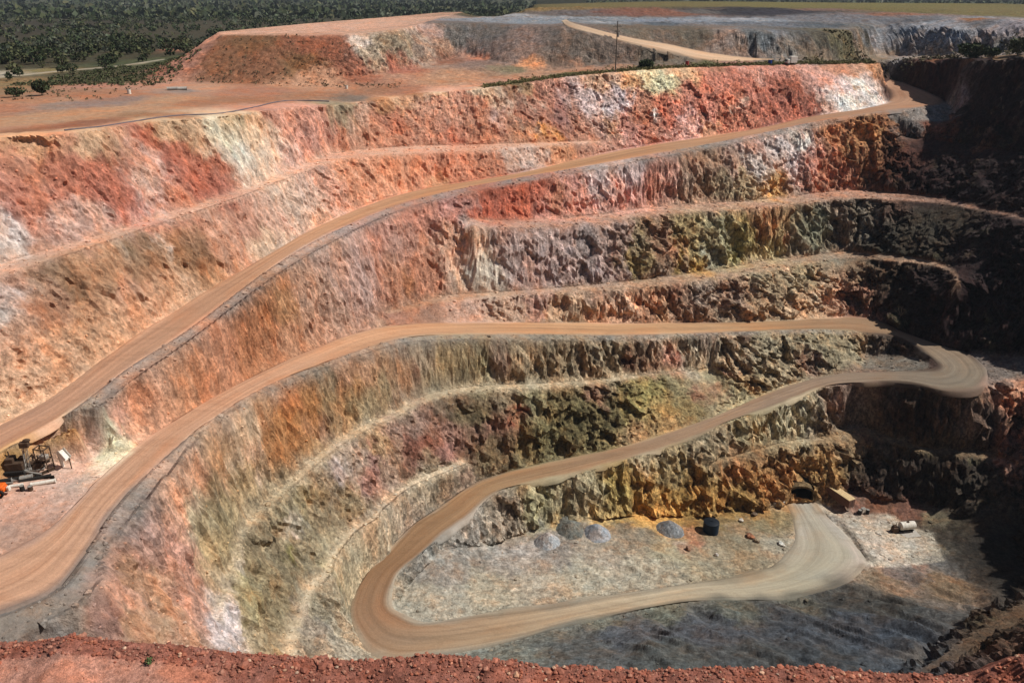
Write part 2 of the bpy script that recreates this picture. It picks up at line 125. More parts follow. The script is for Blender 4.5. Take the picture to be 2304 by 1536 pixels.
ROCK_AND_SHADE = [
    (-161.9, 279.1, -31.2, 5.4, 0.27, 0.164, 0.091), (-147.5, 277, -31, 5.2, 0.332, 0.176, 0.108), (-183.5, 306, -31.9, 5.9, 0.256, 0.163, 0.078), (-165.9, 349.4, -31.2, 8.6, 0.08, 0.068, 0.036),
    (-165, 387.6, -30.7, 9.3, 0.072, 0.078, 0.037), (-142.1, 315.8, -30.5, 5.8, 0.089, 0.077, 0.04), (-162.2, 315.8, -31.3, 4.9, 0.082, 0.067, 0.034), (-249, 435.9, -32.4, 22.3, 0.057, 0.049, 0.027),
    (-252.8, 509.8, -32.8, 25.2, 0.052, 0.047, 0.026), (-324.3, 836.6, -33.6, 44.7, 0.058, 0.048, 0.028), (-307.2, 1326.8, -34.2, 67.8, 0.056, 0.051, 0.03), (-435, 842.2, -33.8, 47.2, 0.044, 0.037, 0.024),
    (-204.9, 346.5, -31.8, 4.5, 0.376, 0.315, 0.235), (-196.5, 354.9, -31.6, 4.5, 0.204, 0.162, 0.07), (-133.9, 238.3, -29.7, 4.6, 0.39, 0.203, 0.12), (-120.3, 236.2, -30.1, 3.7, 0.265, 0.183, 0.153),
    (-128.2, 232.1, -29.9, 3.7, 0.274, 0.195, 0.154), (-115.3, 250.8, -30.3, 3.8, 0.242, 0.169, 0.141), (-107.9, 277.5, -30.8, 3.3, 0.243, 0.196, 0.171), (-123.8, 257.8, -30, 4.8, 0.379, 0.173, 0.097),
    (-136.7, 229.5, -29.8, 3.7, 0.391, 0.182, 0.109), (-116, 208.9, -29.9, 4, 0.443, 0.251, 0.147), (-108.9, 225.1, -30.2, 4.2, 0.434, 0.246, 0.144), (-107, 249.9, -30.5, 4.5, 0.427, 0.241, 0.142),
    (-106.4, 179.9, -28.6, 2.1, 0.275, 0.125, 0.068), (-101.9, 188, -28.9, 2.1, 0.263, 0.111, 0.065), (-99.6, 200.4, -29.4, 2.2, 0.262, 0.111, 0.065), (-98.5, 215.1, -30, 2.4, 0.295, 0.163, 0.091),
    (-105.5, 283.2, -31, 5, 0.457, 0.254, 0.163), (-73.4, 306.7, -32, 5.3, 0.461, 0.245, 0.15), (-89.1, 283.2, -31.7, 5, 0.372, 0.178, 0.113), (-82.1, 259.7, -31.7, 3.3, 0.335, 0.158, 0.089),
    (-95.6, 247.9, -30.9, 3.3, 0.339, 0.16, 0.09), (-69.8, 277.8, -32.5, 3.5, 0.337, 0.17, 0.099), (-125.9, 296.3, -30.9, 4.5, 0.443, 0.229, 0.154), (-147.6, 292.4, -31.2, 4.6, 0.421, 0.199, 0.137),
    (-53.7, 262.6, -34.1, 3.3, 0.295, 0.246, 0.158), (-53.5, 276.9, -33.4, 2.8, 0.194, 0.144, 0.111), (-47.1, 293.7, -32.9, 3, 0.312, 0.15, 0.086), (-128.4, 325.8, -25.8, 5.8, 0.463, 0.214, 0.144),
    (-180.3, 479.5, -30.9, 7.1, 0.328, 0.158, 0.097), (-130.9, 318, -28.4, 4.8, 0.337, 0.152, 0.102), (-120.9, 347.3, -18.1, 4.1, 0.711, 0.341, 0.224), (-106, 321.3, -22.3, 5.6, 0.239, 0.109, 0.056),
    (-91.2, 315.2, -25, 5.5, 0.249, 0.11, 0.059), (-100.3, 326, -19.4, 5.7, 0.208, 0.106, 0.052), (-78.4, 316.9, -25.1, 5.4, 0.203, 0.103, 0.047), (-76.2, 323.7, -20.8, 5.5, 0.258, 0.1, 0.057),
    (-66.3, 324.1, -22.5, 5.5, 0.241, 0.091, 0.052), (-56.4, 332, -19.8, 3.4, 0.572, 0.45, 0.369), (-52.1, 330.8, -22.9, 4.1, 0.435, 0.333, 0.236), (-47.7, 337.7, -19.3, 4.7, 0.314, 0.239, 0.162),
    (-38.3, 347.5, -20.7, 4.8, 0.363, 0.262, 0.202), (-28.3, 357.3, -23, 4, 0.335, 0.197, 0.132), (-34, 361.6, -17.1, 4, 0.372, 0.244, 0.2), (-43.9, 331.6, -27.9, 3.7, 0.33, 0.133, 0.09),
    (-59.5, 321.7, -27.1, 4.5, 0.296, 0.123, 0.078), (-26.2, 352.6, -27.1, 3.9, 0.255, 0.123, 0.082), (-93.6, 353.8, -16.2, 5.1, 0.485, 0.288, 0.214), (-74.2, 409.1, -16, 5.8, 0.523, 0.302, 0.215),
    (-89, 399.8, -16, 5.7, 0.501, 0.287, 0.219), (-46.9, 451.4, -14.9, 5, 0.321, 0.238, 0.191), (-61, 470.8, -15.5, 5.3, 0.448, 0.267, 0.191), (-23.3, 367.9, -19.2, 5.1, 0.131, 0.117, 0.105),
    (-17.5, 365.3, -21.7, 5.1, 0.145, 0.114, 0.103), (-5.9, 356.5, -23, 5.9, 0.189, 0.134, 0.112), (-9.9, 368.5, -18.3, 5.1, 0.136, 0.115, 0.101), (5.2, 359.4, -19.6, 4.4, 0.237, 0.166, 0.139),
    (1.5, 350.3, -24.3, 4.3, 0.279, 0.18, 0.139), (18.1, 355.4, -19.4, 5.9, 0.161, 0.124, 0.103), (27.1, 351.1, -22.6, 5.9, 0.147, 0.112, 0.089), (46, 355.3, -24.6, 6, 0.146, 0.107, 0.085),
    (60.9, 355.8, -24.7, 5, 0.159, 0.127, 0.096), (14.2, 347.3, -24.9, 4.2, 0.188, 0.126, 0.093), (-19.2, 361.3, -25, 2.8, 0.453, 0.226, 0.15), (-11.5, 355.3, -26.4, 3.2, 0.505, 0.21, 0.128),
    (-11.4, 425.2, -14, 5.2, 0.22, 0.23, 0.252), (10, 405.5, -14.3, 4.9, 0.216, 0.232, 0.254), (21.9, 435.5, -14.1, 3.9, 0.273, 0.275, 0.292), (38.3, 418.3, -14.4, 4.6, 0.175, 0.187, 0.201),
    (56.5, 443.5, -14.6, 4.5, 0.219, 0.23, 0.245), (66, 431, -14.8, 4.3, 0.2, 0.216, 0.249), (102.4, 444.5, -15.3, 4.5, 0.221, 0.238, 0.266), (127.8, 453.5, -15.4, 4.2, 0.244, 0.259, 0.283),
    (131.6, 427.3, -16.1, 4.9, 0.14, 0.147, 0.165), (57.6, 373.6, -18.6, 4.6, 0.135, 0.107, 0.08), (78.4, 380.5, -18.9, 4.7, 0.127, 0.1, 0.073), (96.7, 374.2, -20.4, 4.7, 0.272, 0.2, 0.164),
    (67.7, 374.7, -20.8, 3.4, 0.144, 0.11, 0.086), (95.6, 368.3, -24.6, 3.8, 0.247, 0.174, 0.134), (117, 377.6, -19.7, 4.4, 0.155, 0.155, 0.165), (106.7, 376.7, -17.8, 4.3, 0.129, 0.136, 0.14),
    (128.6, 383.4, -19.1, 4.5, 0.099, 0.093, 0.085), (139.6, 386, -20.1, 4.5, 0.087, 0.075, 0.055), (152.1, 392.3, -21, 4.7, 0.135, 0.114, 0.063), (164.2, 407.2, -21.3, 3.4, 0.182, 0.157, 0.14),
    (118.8, 375.9, -22.4, 3.9, 0.214, 0.183, 0.151), (133, 376.2, -25.1, 4.4, 0.185, 0.137, 0.098), (170.5, 410.3, -26.4, 4.9, 0.223, 0.17, 0.118), (193, 415.6, -19.7, 6.3, 0.279, 0.281, 0.301),
    (201, 389.2, -19.4, 6.1, 0.305, 0.307, 0.327), (191.2, 410, -23.4, 5, 0.229, 0.235, 0.252), (210.4, 369.4, -20.2, 5.9, 0.285, 0.236, 0.215), (204.2, 373.7, -25, 4.7, 0.271, 0.208, 0.166),
    (194.4, 393.4, -26.3, 4.9, 0.366, 0.29, 0.238), (183.7, 415.6, -27.8, 5, 0.304, 0.24, 0.188), (215.5, 370.3, -15.7, 4.7, 0.286, 0.256, 0.274), (199.6, 432.1, -15.3, 5.3, 0.138, 0.133, 0.141),
    (210.7, 390.5, -14.7, 4.9, 0.152, 0.142, 0.146), (178.6, 464.7, -15.3, 6.1, 0.158, 0.151, 0.159), (152.8, 424.9, -16.6, 5, 0.092, 0.1, 0.11), (176.1, 428.1, -17.2, 5.1, 0.125, 0.124, 0.121),
    (41.3, 544.5, -13.5, 5.4, 0.127, 0.106, 0.102), (55.1, 543.3, -13.5, 3.6, 0.166, 0.076, 0.055), (92, 548.1, -13.6, 6.1, 0.201, 0.09, 0.059), (73.7, 537, -13.9, 4.2, 0.19, 0.088, 0.064),
    (118.1, 551.6, -13.7, 4.4, 0.113, 0.102, 0.094), (143.9, 564.7, -13.2, 7.1, 0.037, 0.034, 0.037), (156.8, 539, -13.4, 5.6, 0.038, 0.035, 0.043), (133.1, 581, -12.8, 3.3, 0.116, 0.086, 0.067),
    (124.4, 700.7, -11.5, 15.7, 0.15, 0.119, 0.046), (231.4, 699.7, -12.1, 16.3, 0.15, 0.128, 0.046), (269.9, 622.7, -13.1, 11.3, 0.146, 0.118, 0.043), (321.5, 599.6, -14, 11.3, 0.148, 0.118, 0.047),
    (200.9, 562.7, -12.9, 4, 0.182, 0.112, 0.087), (206.7, 475.2, -13.6, 4, 0.243, 0.117, 0.075), (216.8, 402.7, -13.1, 3.5, 0.268, 0.122, 0.054), (29, 579.1, -12.2, 6.4, 0.196, 0.131, 0.053),
    (-167.2, 1294.5, -34.6, 10.1, 0.285, 0.14, 0.063), (25.3, 325.1, -29.8, 2.5, 0.118, 0.102, 0.04), (-0.3, 298.4, -31.1, 2.3, 0.13, 0.103, 0.045), (81.5, 346.7, -28.7, 2.4, 0.112, 0.1, 0.047),
    (52.9, 338, -29, 2.3, 0.107, 0.092, 0.038), (112.6, 359.1, -29, 2.1, 0.113, 0.091, 0.043), (136, 371.6, -29.4, 2.6, 0.124, 0.098, 0.048), (-39.5, 294.8, -33, 3.3, 0.361, 0.166, 0.101),
    (-25.4, 316, -31.4, 4.4, 0.444, 0.238, 0.141), (-42.5, 319.1, -30.9, 3.6, 0.422, 0.217, 0.138), (8.3, 328.4, -30.1, 3.6, 0.409, 0.225, 0.139), (-0.4, 336.1, -29.1, 2.6, 0.203, 0.16, 0.094),
    (44.3, 340.1, -28.6, 3.4, 0.368, 0.206, 0.13), (5, 343.9, -27.2, 3.1, 0.63, 0.283, 0.139), (26.4, 339.3, -29.4, 3.8, 0.404, 0.217, 0.137), (-30.8, 286.2, -33.1, 2.2, 0.322, 0.14, 0.062),
    (-0.3, 296.1, -31.9, 2, 0.406, 0.172, 0.076), (182.3, 367.2, -28.4, 3.2, 0.25, 0.113, 0.058), (198.6, 346, -25.3, 3.1, 0.214, 0.129, 0.068), (-101.1, 169.6, -30.1, 3.3, 0.71, 0.42, 0.24),
    (-92.6, 178.1, -31.6, 3.4, 0.683, 0.437, 0.259), (-96.4, 173.6, -29, 2.8, 0.669, 0.329, 0.198), (-82.7, 203.3, -31.7, 3.7, 0.648, 0.429, 0.26), (-71.3, 223.1, -33.7, 3.9, 0.717, 0.5, 0.329),
    (-75.2, 212.3, -35.4, 2.8, 0.8, 0.697, 0.501), (-73.4, 219, -31.9, 1.8, 0.509, 0.383, 0.228), (-66.9, 230.3, -40.9, 3.4, 0.764, 0.574, 0.424), (-69.3, 233.4, -32.8, 3.4, 0.512, 0.232, 0.159),
    (-85.6, 211.6, -29.9, 2.5, 0.362, 0.18, 0.102), (-60.9, 248.4, -40.1, 4.3, 0.683, 0.342, 0.254), (-64.8, 245, -34.4, 2.8, 0.606, 0.302, 0.209), (-58.9, 249.3, -45.6, 3.6, 0.636, 0.305, 0.195),
    (-64.2, 232.8, -45.1, 3.4, 0.689, 0.448, 0.372), (-43.8, 267.3, -43.1, 3.8, 0.619, 0.294, 0.185), (-40.1, 273.3, -39.8, 3.4, 0.535, 0.204, 0.125), (-30.2, 276.2, -43.1, 3.9, 0.613, 0.307, 0.205),
    (-50.1, 264.9, -37.2, 3, 0.686, 0.422, 0.302), (-37.8, 279.8, -36.4, 2.5, 0.644, 0.396, 0.24), (-43.1, 276.3, -35.2, 2.2, 0.453, 0.22, 0.103), (-100, 165.1, -35.6, 4.3, 0.604, 0.275, 0.177),
    (-94.6, 170.3, -36.7, 4.4, 0.52, 0.188, 0.12), (-90.2, 176.4, -38.1, 3.9, 0.46, 0.142, 0.089), (-87.9, 178.5, -41.5, 3.9, 0.436, 0.133, 0.081), (-87, 194.8, -32.5, 1.9, 0.457, 0.143, 0.09),
    (-86.7, 190.1, -35.8, 1.6, 0.661, 0.429, 0.356), (-86.3, 184.8, -39.9, 2.1, 0.659, 0.483, 0.403), (-84.9, 183.5, -43.7, 1.8, 0.668, 0.512, 0.449), (-83.9, 191.9, -39.3, 2.4, 0.668, 0.434, 0.36),
    (-81.7, 197.8, -38.3, 3, 0.445, 0.137, 0.089), (-77.7, 199.6, -43.1, 3.6, 0.464, 0.162, 0.108), (-79.8, 201.6, -38, 3, 0.47, 0.162, 0.106), (-76.1, 205.5, -40.9, 2.7, 0.449, 0.146, 0.093),
    (-74.7, 202.5, -46, 2.4, 0.434, 0.142, 0.095), (-71.9, 214.4, -40.4, 2.3, 0.8, 0.679, 0.555), (-75, 210.8, -37.4, 2, 0.8, 0.663, 0.54), (-70.1, 214, -45, 2, 0.781, 0.638, 0.519),
    (-68.5, 221.8, -43, 2.4, 0.781, 0.612, 0.475), (-100.5, 156.6, -42.7, 2.6, 0.8, 0.711, 0.658), (-100.9, 154.1, -44.7, 2.1, 0.8, 0.739, 0.706), (-97.2, 162.5, -41.5, 3.2, 0.629, 0.278, 0.191),
    (-99.3, 162.5, -38.7, 3.2, 0.535, 0.204, 0.137), (-93.4, 164.4, -44.8, 2.4, 0.655, 0.46, 0.391), (-96.2, 167.4, -38, 1.1, 0.8, 0.584, 0.492), (-98.5, 167.9, -34.8, 1.1, 0.8, 0.594, 0.5),
    (-94, 165.8, -42.3, 1.1, 0.656, 0.419, 0.345), (-102.5, 159.8, -36.3, 3.2, 0.567, 0.246, 0.169), (-99.9, 159.1, -41.5, 2.3, 0.414, 0.148, 0.101), (-90.2, 169.7, -44.3, 2.2, 0.701, 0.504, 0.421),
    (-85.7, 178.6, -45.6, 3.1, 0.636, 0.288, 0.232), (-80.2, 190.2, -46.4, 2.6, 0.58, 0.264, 0.17), (-99.8, 153.4, -47.3, 2.3, 0.725, 0.631, 0.557), (-96.9, 157.5, -47.6, 1.7, 0.495, 0.248, 0.149),
    (-82.8, 182.7, -48.2, 1.6, 0.667, 0.518, 0.476), (-94.3, 142.1, -54.2, 2, 0.735, 0.577, 0.51), (-94.3, 138.9, -56.6, 1.6, 0.746, 0.661, 0.611), (-91.8, 149.7, -51.5, 2.5, 0.388, 0.235, 0.14),
    (-93.9, 147.5, -50.8, 2.2, 0.563, 0.3, 0.203), (-89, 151.6, -54.1, 2.5, 0.289, 0.168, 0.096), (-87, 151.4, -57.8, 1.8, 0.285, 0.172, 0.099), (-89.5, 146, -57.6, 3, 0.414, 0.227, 0.146),
    (-85, 158.1, -54.5, 3.1, 0.509, 0.288, 0.164), (-84.6, 152.9, -60.3, 3.1, 0.569, 0.311, 0.182), (-81.2, 162.7, -58.1, 2.1, 0.631, 0.364, 0.252), (-83.3, 166.2, -51.2, 1.5, 0.247, 0.156, 0.084),
    (-80.8, 170.9, -52.6, 2.4, 0.351, 0.215, 0.126), (-81.2, 165.7, -56.1, 1.9, 0.362, 0.216, 0.127), (-76.7, 177, -55.6, 2, 0.383, 0.217, 0.111), (-79.8, 174, -51.5, 1, 0.767, 0.678, 0.603),
    (-78.5, 175, -53.9, 1, 0.739, 0.627, 0.532), (-75.1, 181, -55.7, 2, 0.288, 0.162, 0.088), (-75.9, 181.3, -53.7, 1.6, 0.429, 0.235, 0.132), (-73.3, 179.9, -59.8, 2, 0.364, 0.203, 0.109),
    (-70.9, 190.3, -55.2, 2.6, 0.619, 0.372, 0.272), (-72, 186.3, -57.4, 2.1, 0.584, 0.294, 0.185), (-64.5, 207, -54, 2.5, 0.645, 0.411, 0.313), (-67.8, 198.7, -54.2, 2.6, 0.618, 0.334, 0.241),
    (-65.4, 199.9, -59.2, 1.9, 0.712, 0.507, 0.35), (-60.2, 217.1, -55.4, 2.3, 0.703, 0.5, 0.38), (-57, 224.9, -54.9, 2.4, 0.636, 0.447, 0.353), (-61.3, 211.3, -57.6, 2, 0.67, 0.391, 0.304),
    (-47.5, 242.8, -53.7, 4.2, 0.69, 0.325, 0.194), (-52.6, 234.4, -54.5, 3, 0.677, 0.366, 0.265), (-35.4, 254.2, -53.4, 4.1, 0.8, 0.37, 0.222), (-22, 262.7, -52.3, 4.5, 0.752, 0.311, 0.187),
    (-7.7, 269.4, -50.7, 3, 0.595, 0.252, 0.15), (-0.3, 272.9, -51.4, 2.2, 0.646, 0.481, 0.395), (7.3, 277, -51.4, 2.2, 0.608, 0.481, 0.416), (15.2, 282.2, -53.1, 3.2, 0.64, 0.313, 0.174),
    (-43.7, 242.6, -57.8, 2.5, 0.76, 0.374, 0.238), (-21.9, 259.9, -56.1, 2.1, 0.8, 0.477, 0.269), (-88.9, 138.8, -63.8, 2.9, 0.628, 0.385, 0.244), (-90.3, 133, -65.7, 2.9, 0.694, 0.429, 0.275),
    (-91.7, 137.8, -60.6, 2.9, 0.61, 0.351, 0.231), (-82.5, 152.5, -64.1, 3.1, 0.669, 0.393, 0.239), (-85.6, 146.1, -63.3, 3, 0.627, 0.365, 0.217), (-75.8, 171.7, -62.3, 2.7, 0.682, 0.406, 0.25),
    (-79, 162.1, -62.9, 2.6, 0.688, 0.405, 0.257), (-61.1, 209.5, -59.6, 1.8, 0.735, 0.55, 0.403), (-71.4, 183.2, -60.8, 2.3, 0.637, 0.348, 0.19), (-91.3, 129.2, -68.3, 2.4, 0.756, 0.49, 0.317),
    (-54.9, 225.1, -58.8, 2.4, 0.771, 0.449, 0.298), (-23.1, 284.2, -36.9, 4.8, 0.79, 0.434, 0.307), (-15.6, 286.3, -35.7, 3.5, 0.616, 0.244, 0.145), (-8, 288.8, -36, 2.6, 0.648, 0.482, 0.351),
    (-26.2, 286.6, -33.5, 2.2, 0.8, 0.593, 0.378), (-11.1, 289, -33.8, 2.3, 0.767, 0.578, 0.384), (-8, 285.4, -40, 2.9, 0.602, 0.407, 0.354), (-11, 281.8, -44, 4.7, 0.634, 0.271, 0.158),
    (-22.9, 279, -43.6, 3.4, 0.68, 0.303, 0.203), (-19.9, 278, -46.4, 2.8, 0.611, 0.226, 0.146), (7.6, 296, -37.7, 5, 0.46, 0.212, 0.148), (4.4, 297.3, -34, 2.6, 0.599, 0.429, 0.267),
    (15.6, 296.7, -41.6, 3.7, 0.363, 0.183, 0.159), (7.5, 286.6, -46.3, 3.2, 0.697, 0.337, 0.188), (12.2, 289.4, -46.7, 1.9, 0.736, 0.347, 0.111), (2.8, 284.6, -45.9, 2.9, 0.618, 0.309, 0.181),
    (23.8, 297.7, -46.5, 3.3, 0.575, 0.288, 0.192), (29.4, 309.3, -37.8, 3.5, 0.635, 0.478, 0.445), (37.9, 310.5, -40.3, 3.5, 0.662, 0.523, 0.499), (34.3, 306.6, -43, 1.7, 0.759, 0.679, 0.637),
    (41.7, 316.2, -36.2, 2.5, 0.617, 0.508, 0.508), (37.6, 305.8, -45.3, 2.1, 0.523, 0.287, 0.161), (54.4, 322.8, -33.7, 3.6, 0.8, 0.687, 0.436), (59.9, 325.2, -33.1, 2.6, 0.8, 0.736, 0.476),
    (33.1, 315, -33.7, 3.2, 0.633, 0.388, 0.248), (45.5, 320.9, -32.7, 2.5, 0.723, 0.385, 0.191), (71.1, 330, -31.9, 3, 0.721, 0.455, 0.269), (50.1, 313.4, -42.3, 3.5, 0.578, 0.254, 0.158),
    (44.6, 307.9, -46.4, 3.1, 0.593, 0.28, 0.219), (59.2, 317.7, -41.3, 3.6, 0.576, 0.21, 0.137), (60.7, 315.3, -44.3, 2.5, 0.561, 0.188, 0.121), (77.5, 324.3, -38.8, 5.6, 0.601, 0.243, 0.171),
    (86.1, 322.4, -43.6, 5.6, 0.616, 0.243, 0.152), (69.4, 314.8, -47.5, 3.6, 0.745, 0.433, 0.368), (76.4, 314.3, -50.7, 3.3, 0.702, 0.351, 0.206), (55.3, 313, -44.7, 1.1, 0.8, 0.8, 0.744),
    (88.3, 324.6, -42.2, 1.5, 0.8, 0.8, 0.664), (92.5, 328.2, -40.1, 1.9, 0.79, 0.555, 0.417), (97.1, 333.6, -36.5, 5.8, 0.523, 0.202, 0.14), (98.3, 340.2, -32, 3.1, 0.594, 0.326, 0.26),
    (105.9, 330, -44.6, 5.8, 0.489, 0.178, 0.119), (113.5, 340.6, -37.2, 2.8, 0.31, 0.104, 0.064), (120.3, 336.5, -43.7, 3.2, 0.294, 0.104, 0.07), (104.7, 324.2, -48.9, 2.7, 0.423, 0.215, 0.171),
    (128.3, 347.1, -36.2, 4.5, 0.602, 0.312, 0.241), (137.6, 346.4, -37.9, 3.7, 0.786, 0.611, 0.561), (144.2, 350, -36.5, 2.9, 0.8, 0.776, 0.716), (147.3, 347.4, -38.9, 2.9, 0.8, 0.78, 0.718),
    (141.4, 346.9, -37.9, 1.9, 0.438, 0.268, 0.152), (132.4, 341.1, -40.8, 3.3, 0.8, 0.682, 0.625), (149.4, 347.5, -39.8, 2.9, 0.8, 0.63, 0.556), (126, 337.3, -43.8, 3.6, 0.651, 0.436, 0.351),
    (136, 340.6, -41.6, 2.9, 0.8, 0.799, 0.736), (146.6, 357.7, -32.8, 3.9, 0.559, 0.298, 0.189), (140.9, 358, -31.9, 3.8, 0.518, 0.246, 0.154), (149.8, 355.1, -35.2, 2.6, 0.685, 0.527, 0.461),
    (154.3, 363.2, -31.5, 2.6, 0.528, 0.273, 0.149), (-46.9, 202.2, -64.7, 3.6, 0.549, 0.36, 0.287), (-37.9, 220.1, -62.6, 3.8, 0.621, 0.321, 0.245), (-26.7, 234.5, -61.2, 4, 0.576, 0.264, 0.19),
    (-20.5, 240, -59.9, 3, 0.56, 0.285, 0.243), (-42.4, 207.7, -69, 3.7, 0.514, 0.335, 0.281), (-50.8, 191.5, -69.5, 3.5, 0.526, 0.315, 0.219), (-54.9, 180.5, -71.2, 3.3, 0.428, 0.212, 0.098),
    (-57.4, 175.8, -67.1, 2.4, 0.393, 0.167, 0.076), (-59.3, 166.9, -70.1, 3.2, 0.414, 0.174, 0.085), (-62.1, 156.8, -71.1, 3, 0.567, 0.262, 0.154), (-54, 178.8, -76.3, 3.3, 0.52, 0.277, 0.169),
    (-47.4, 193.8, -76.4, 3.5, 0.526, 0.303, 0.208), (-34.7, 219.9, -73, 3.2, 0.515, 0.251, 0.153), (-25.4, 227, -78.2, 3.7, 0.51, 0.235, 0.145), (-30.2, 222.2, -79.3, 2.4, 0.47, 0.21, 0.097),
    (-32.5, 224.6, -69.2, 3.9, 0.593, 0.346, 0.273), (-39.9, 215.6, -66.4, 3.8, 0.613, 0.363, 0.287), (-13.8, 239.3, -64.3, 1.9, 0.374, 0.299, 0.271), (-17.8, 239.5, -62.5, 2.2, 0.632, 0.307, 0.262),
    (-4.5, 248.4, -60.6, 4.2, 0.507, 0.147, 0.088), (-7.2, 244.9, -63.9, 2.8, 0.502, 0.135, 0.081), (-12.7, 246, -58.6, 2.2, 0.395, 0.21, 0.17), (6.8, 255.3, -59.4, 4.4, 0.551, 0.178, 0.113),
    (1.1, 249.6, -63.7, 2.8, 0.606, 0.225, 0.148), (14.1, 257.2, -61.3, 3.2, 0.628, 0.283, 0.171), (11.2, 253.8, -64.8, 2.6, 0.764, 0.361, 0.282), (29.2, 265.9, -57.4, 3.8, 0.695, 0.532, 0.49),
    (21.6, 263.2, -56.8, 3, 0.578, 0.289, 0.237), (21.5, 258.7, -64.6, 3.3, 0.719, 0.348, 0.26), (37.1, 268, -62.3, 3.8, 0.8, 0.389, 0.3), (37, 270, -56.8, 2.8, 0.789, 0.644, 0.612),
    (53.4, 276.9, -59.8, 4, 0.623, 0.338, 0.262), (48.4, 275.2, -57.9, 2.5, 0.508, 0.2, 0.139), (63.8, 280.3, -65.2, 4.1, 0.446, 0.294, 0.2), (70.6, 284.3, -61.3, 4.1, 0.324, 0.241, 0.147),
    (67.1, 284.2, -58.2, 3.6, 0.427, 0.265, 0.181), (84.9, 288, -67, 3.7, 0.478, 0.352, 0.205), (88.9, 294, -60.2, 3.1, 0.693, 0.595, 0.538), (79.7, 290.6, -57.9, 3.4, 0.467, 0.302, 0.23),
    (89.3, 298.6, -53, 3.5, 0.509, 0.289, 0.225), (100.8, 303.1, -55.4, 3.6, 0.698, 0.574, 0.521), (108.5, 306.9, -53.6, 2.6, 0.8, 0.784, 0.718), (104.4, 301.8, -60.1, 3.2, 0.8, 0.601, 0.543),
    (114, 305.3, -60.8, 3.7, 0.668, 0.356, 0.294), (117.9, 304.6, -65.7, 4.1, 0.527, 0.23, 0.135), (96, 292.8, -67.3, 2.1, 0.659, 0.339, 0.095), (92.4, 292.8, -64.8, 2.4, 0.69, 0.563, 0.457),
    (123.8, 306.8, -66.2, 4.1, 0.511, 0.228, 0.142), (128.3, 316.2, -51, 4.8, 0.581, 0.255, 0.12), (137.3, 317.2, -51.2, 3.9, 0.553, 0.278, 0.119), (136.7, 312.3, -58.8, 4.8, 0.317, 0.156, 0.079),
    (131.5, 312.9, -57.2, 3.4, 0.446, 0.236, 0.109), (-16.4, 233.7, -72, 4.1, 0.8, 0.498, 0.355), (-13.7, 234, -69.3, 2.2, 0.8, 0.532, 0.325), (-9.7, 231.8, -77, 4.1, 0.8, 0.72, 0.588),
    (-12.4, 232.5, -74.4, 1.6, 0.779, 0.65, 0.65), (-0.3, 235.6, -74, 4.1, 0.566, 0.417, 0.368), (6.6, 239.7, -71, 3, 0.548, 0.407, 0.36), (13.6, 239.1, -78, 4.2, 0.455, 0.33, 0.298),
    (6.6, 235.1, -81, 3, 0.536, 0.371, 0.325), (23.6, 244.6, -75.3, 4.3, 0.361, 0.273, 0.237), (28, 243.7, -80.9, 3.6, 0.438, 0.318, 0.287), (35.7, 251.6, -74.5, 3.2, 0.45, 0.314, 0.26),
    (43.4, 253.5, -78.1, 3.7, 0.319, 0.243, 0.145), (45.2, 257.1, -74.6, 1.4, 0.302, 0.205, 0.075), (40.1, 248.9, -81.1, 2.6, 0.358, 0.257, 0.092), (51, 252.4, -83.8, 3.7, 0.32, 0.211, 0.144),
    (51.4, 256.8, -79.1, 3.3, 0.366, 0.198, 0.128), (61.4, 263.5, -76.5, 3.9, 0.376, 0.289, 0.143), (57.9, 259.5, -79.9, 1.4, 0.568, 0.282, 0.109), (57.6, 256.2, -83.6, 3, 0.418, 0.288, 0.079),
    (64.2, 258.4, -85.8, 1.9, 0.549, 0.291, 0.058), (52.4, 251.2, -86.5, 1.5, 0.397, 0.362, 0.339), (71.5, 267.1, -79.1, 4.5, 0.361, 0.332, 0.205), (67.9, 263.1, -82.6, 2.2, 0.39, 0.379, 0.295),
    (82, 271.5, -80.4, 4.1, 0.371, 0.299, 0.122), (78.5, 268.2, -84.2, 2.9, 0.398, 0.349, 0.16), (83.9, 272, -82.2, 1.1, 0.516, 0.174, 0.106), (89, 276.4, -75.4, 3.7, 0.456, 0.231, 0.114),
    (94.8, 276.3, -83.5, 4.2, 0.586, 0.474, 0.24), (92.6, 277.2, -77.2, 2.7, 0.505, 0.229, 0.096), (100.9, 278.6, -82.5, 1.4, 0.523, 0.17, 0.102), (103.7, 278.3, -85.7, 4.3, 0.276, 0.238, 0.169),
    (109.1, 281.8, -81.8, 4.3, 0.263, 0.254, 0.17), (112.7, 280.7, -86.5, 4.4, 0.226, 0.202, 0.151), (120.3, 286.2, -81.4, 4.4, 0.217, 0.17, 0.133), (-26.2, 218.7, -84.9, 2.9, 0.32, 0.177, 0.121),
    (-31.9, 212.5, -85.9, 1.8, 0.335, 0.163, 0.11), (-13.5, 222.5, -86.4, 2.9, 0.581, 0.36, 0.268), (-0.3, 224, -88.4, 2.9, 0.594, 0.382, 0.264), (6.5, 227.7, -86.9, 2.7, 0.475, 0.287, 0.233),
    (20.2, 230.6, -89.5, 3, 0.566, 0.378, 0.241), (13.3, 228.2, -90, 2.4, 0.579, 0.383, 0.241), (42, 237.6, -92.2, 3.1, 0.5, 0.271, 0.168), (34.5, 235, -91.2, 2.5, 0.626, 0.383, 0.252),
    (57.3, 243.4, -92.9, 3.2, 0.39, 0.242, 0.165), (54.2, 244.3, -88.7, 1.8, 0.252, 0.117, 0.074), (62.3, 247.8, -89.9, 1.8, 0.43, 0.317, 0.245), (73.8, 252.3, -91.6, 2.8, 0.312, 0.206, 0.152),
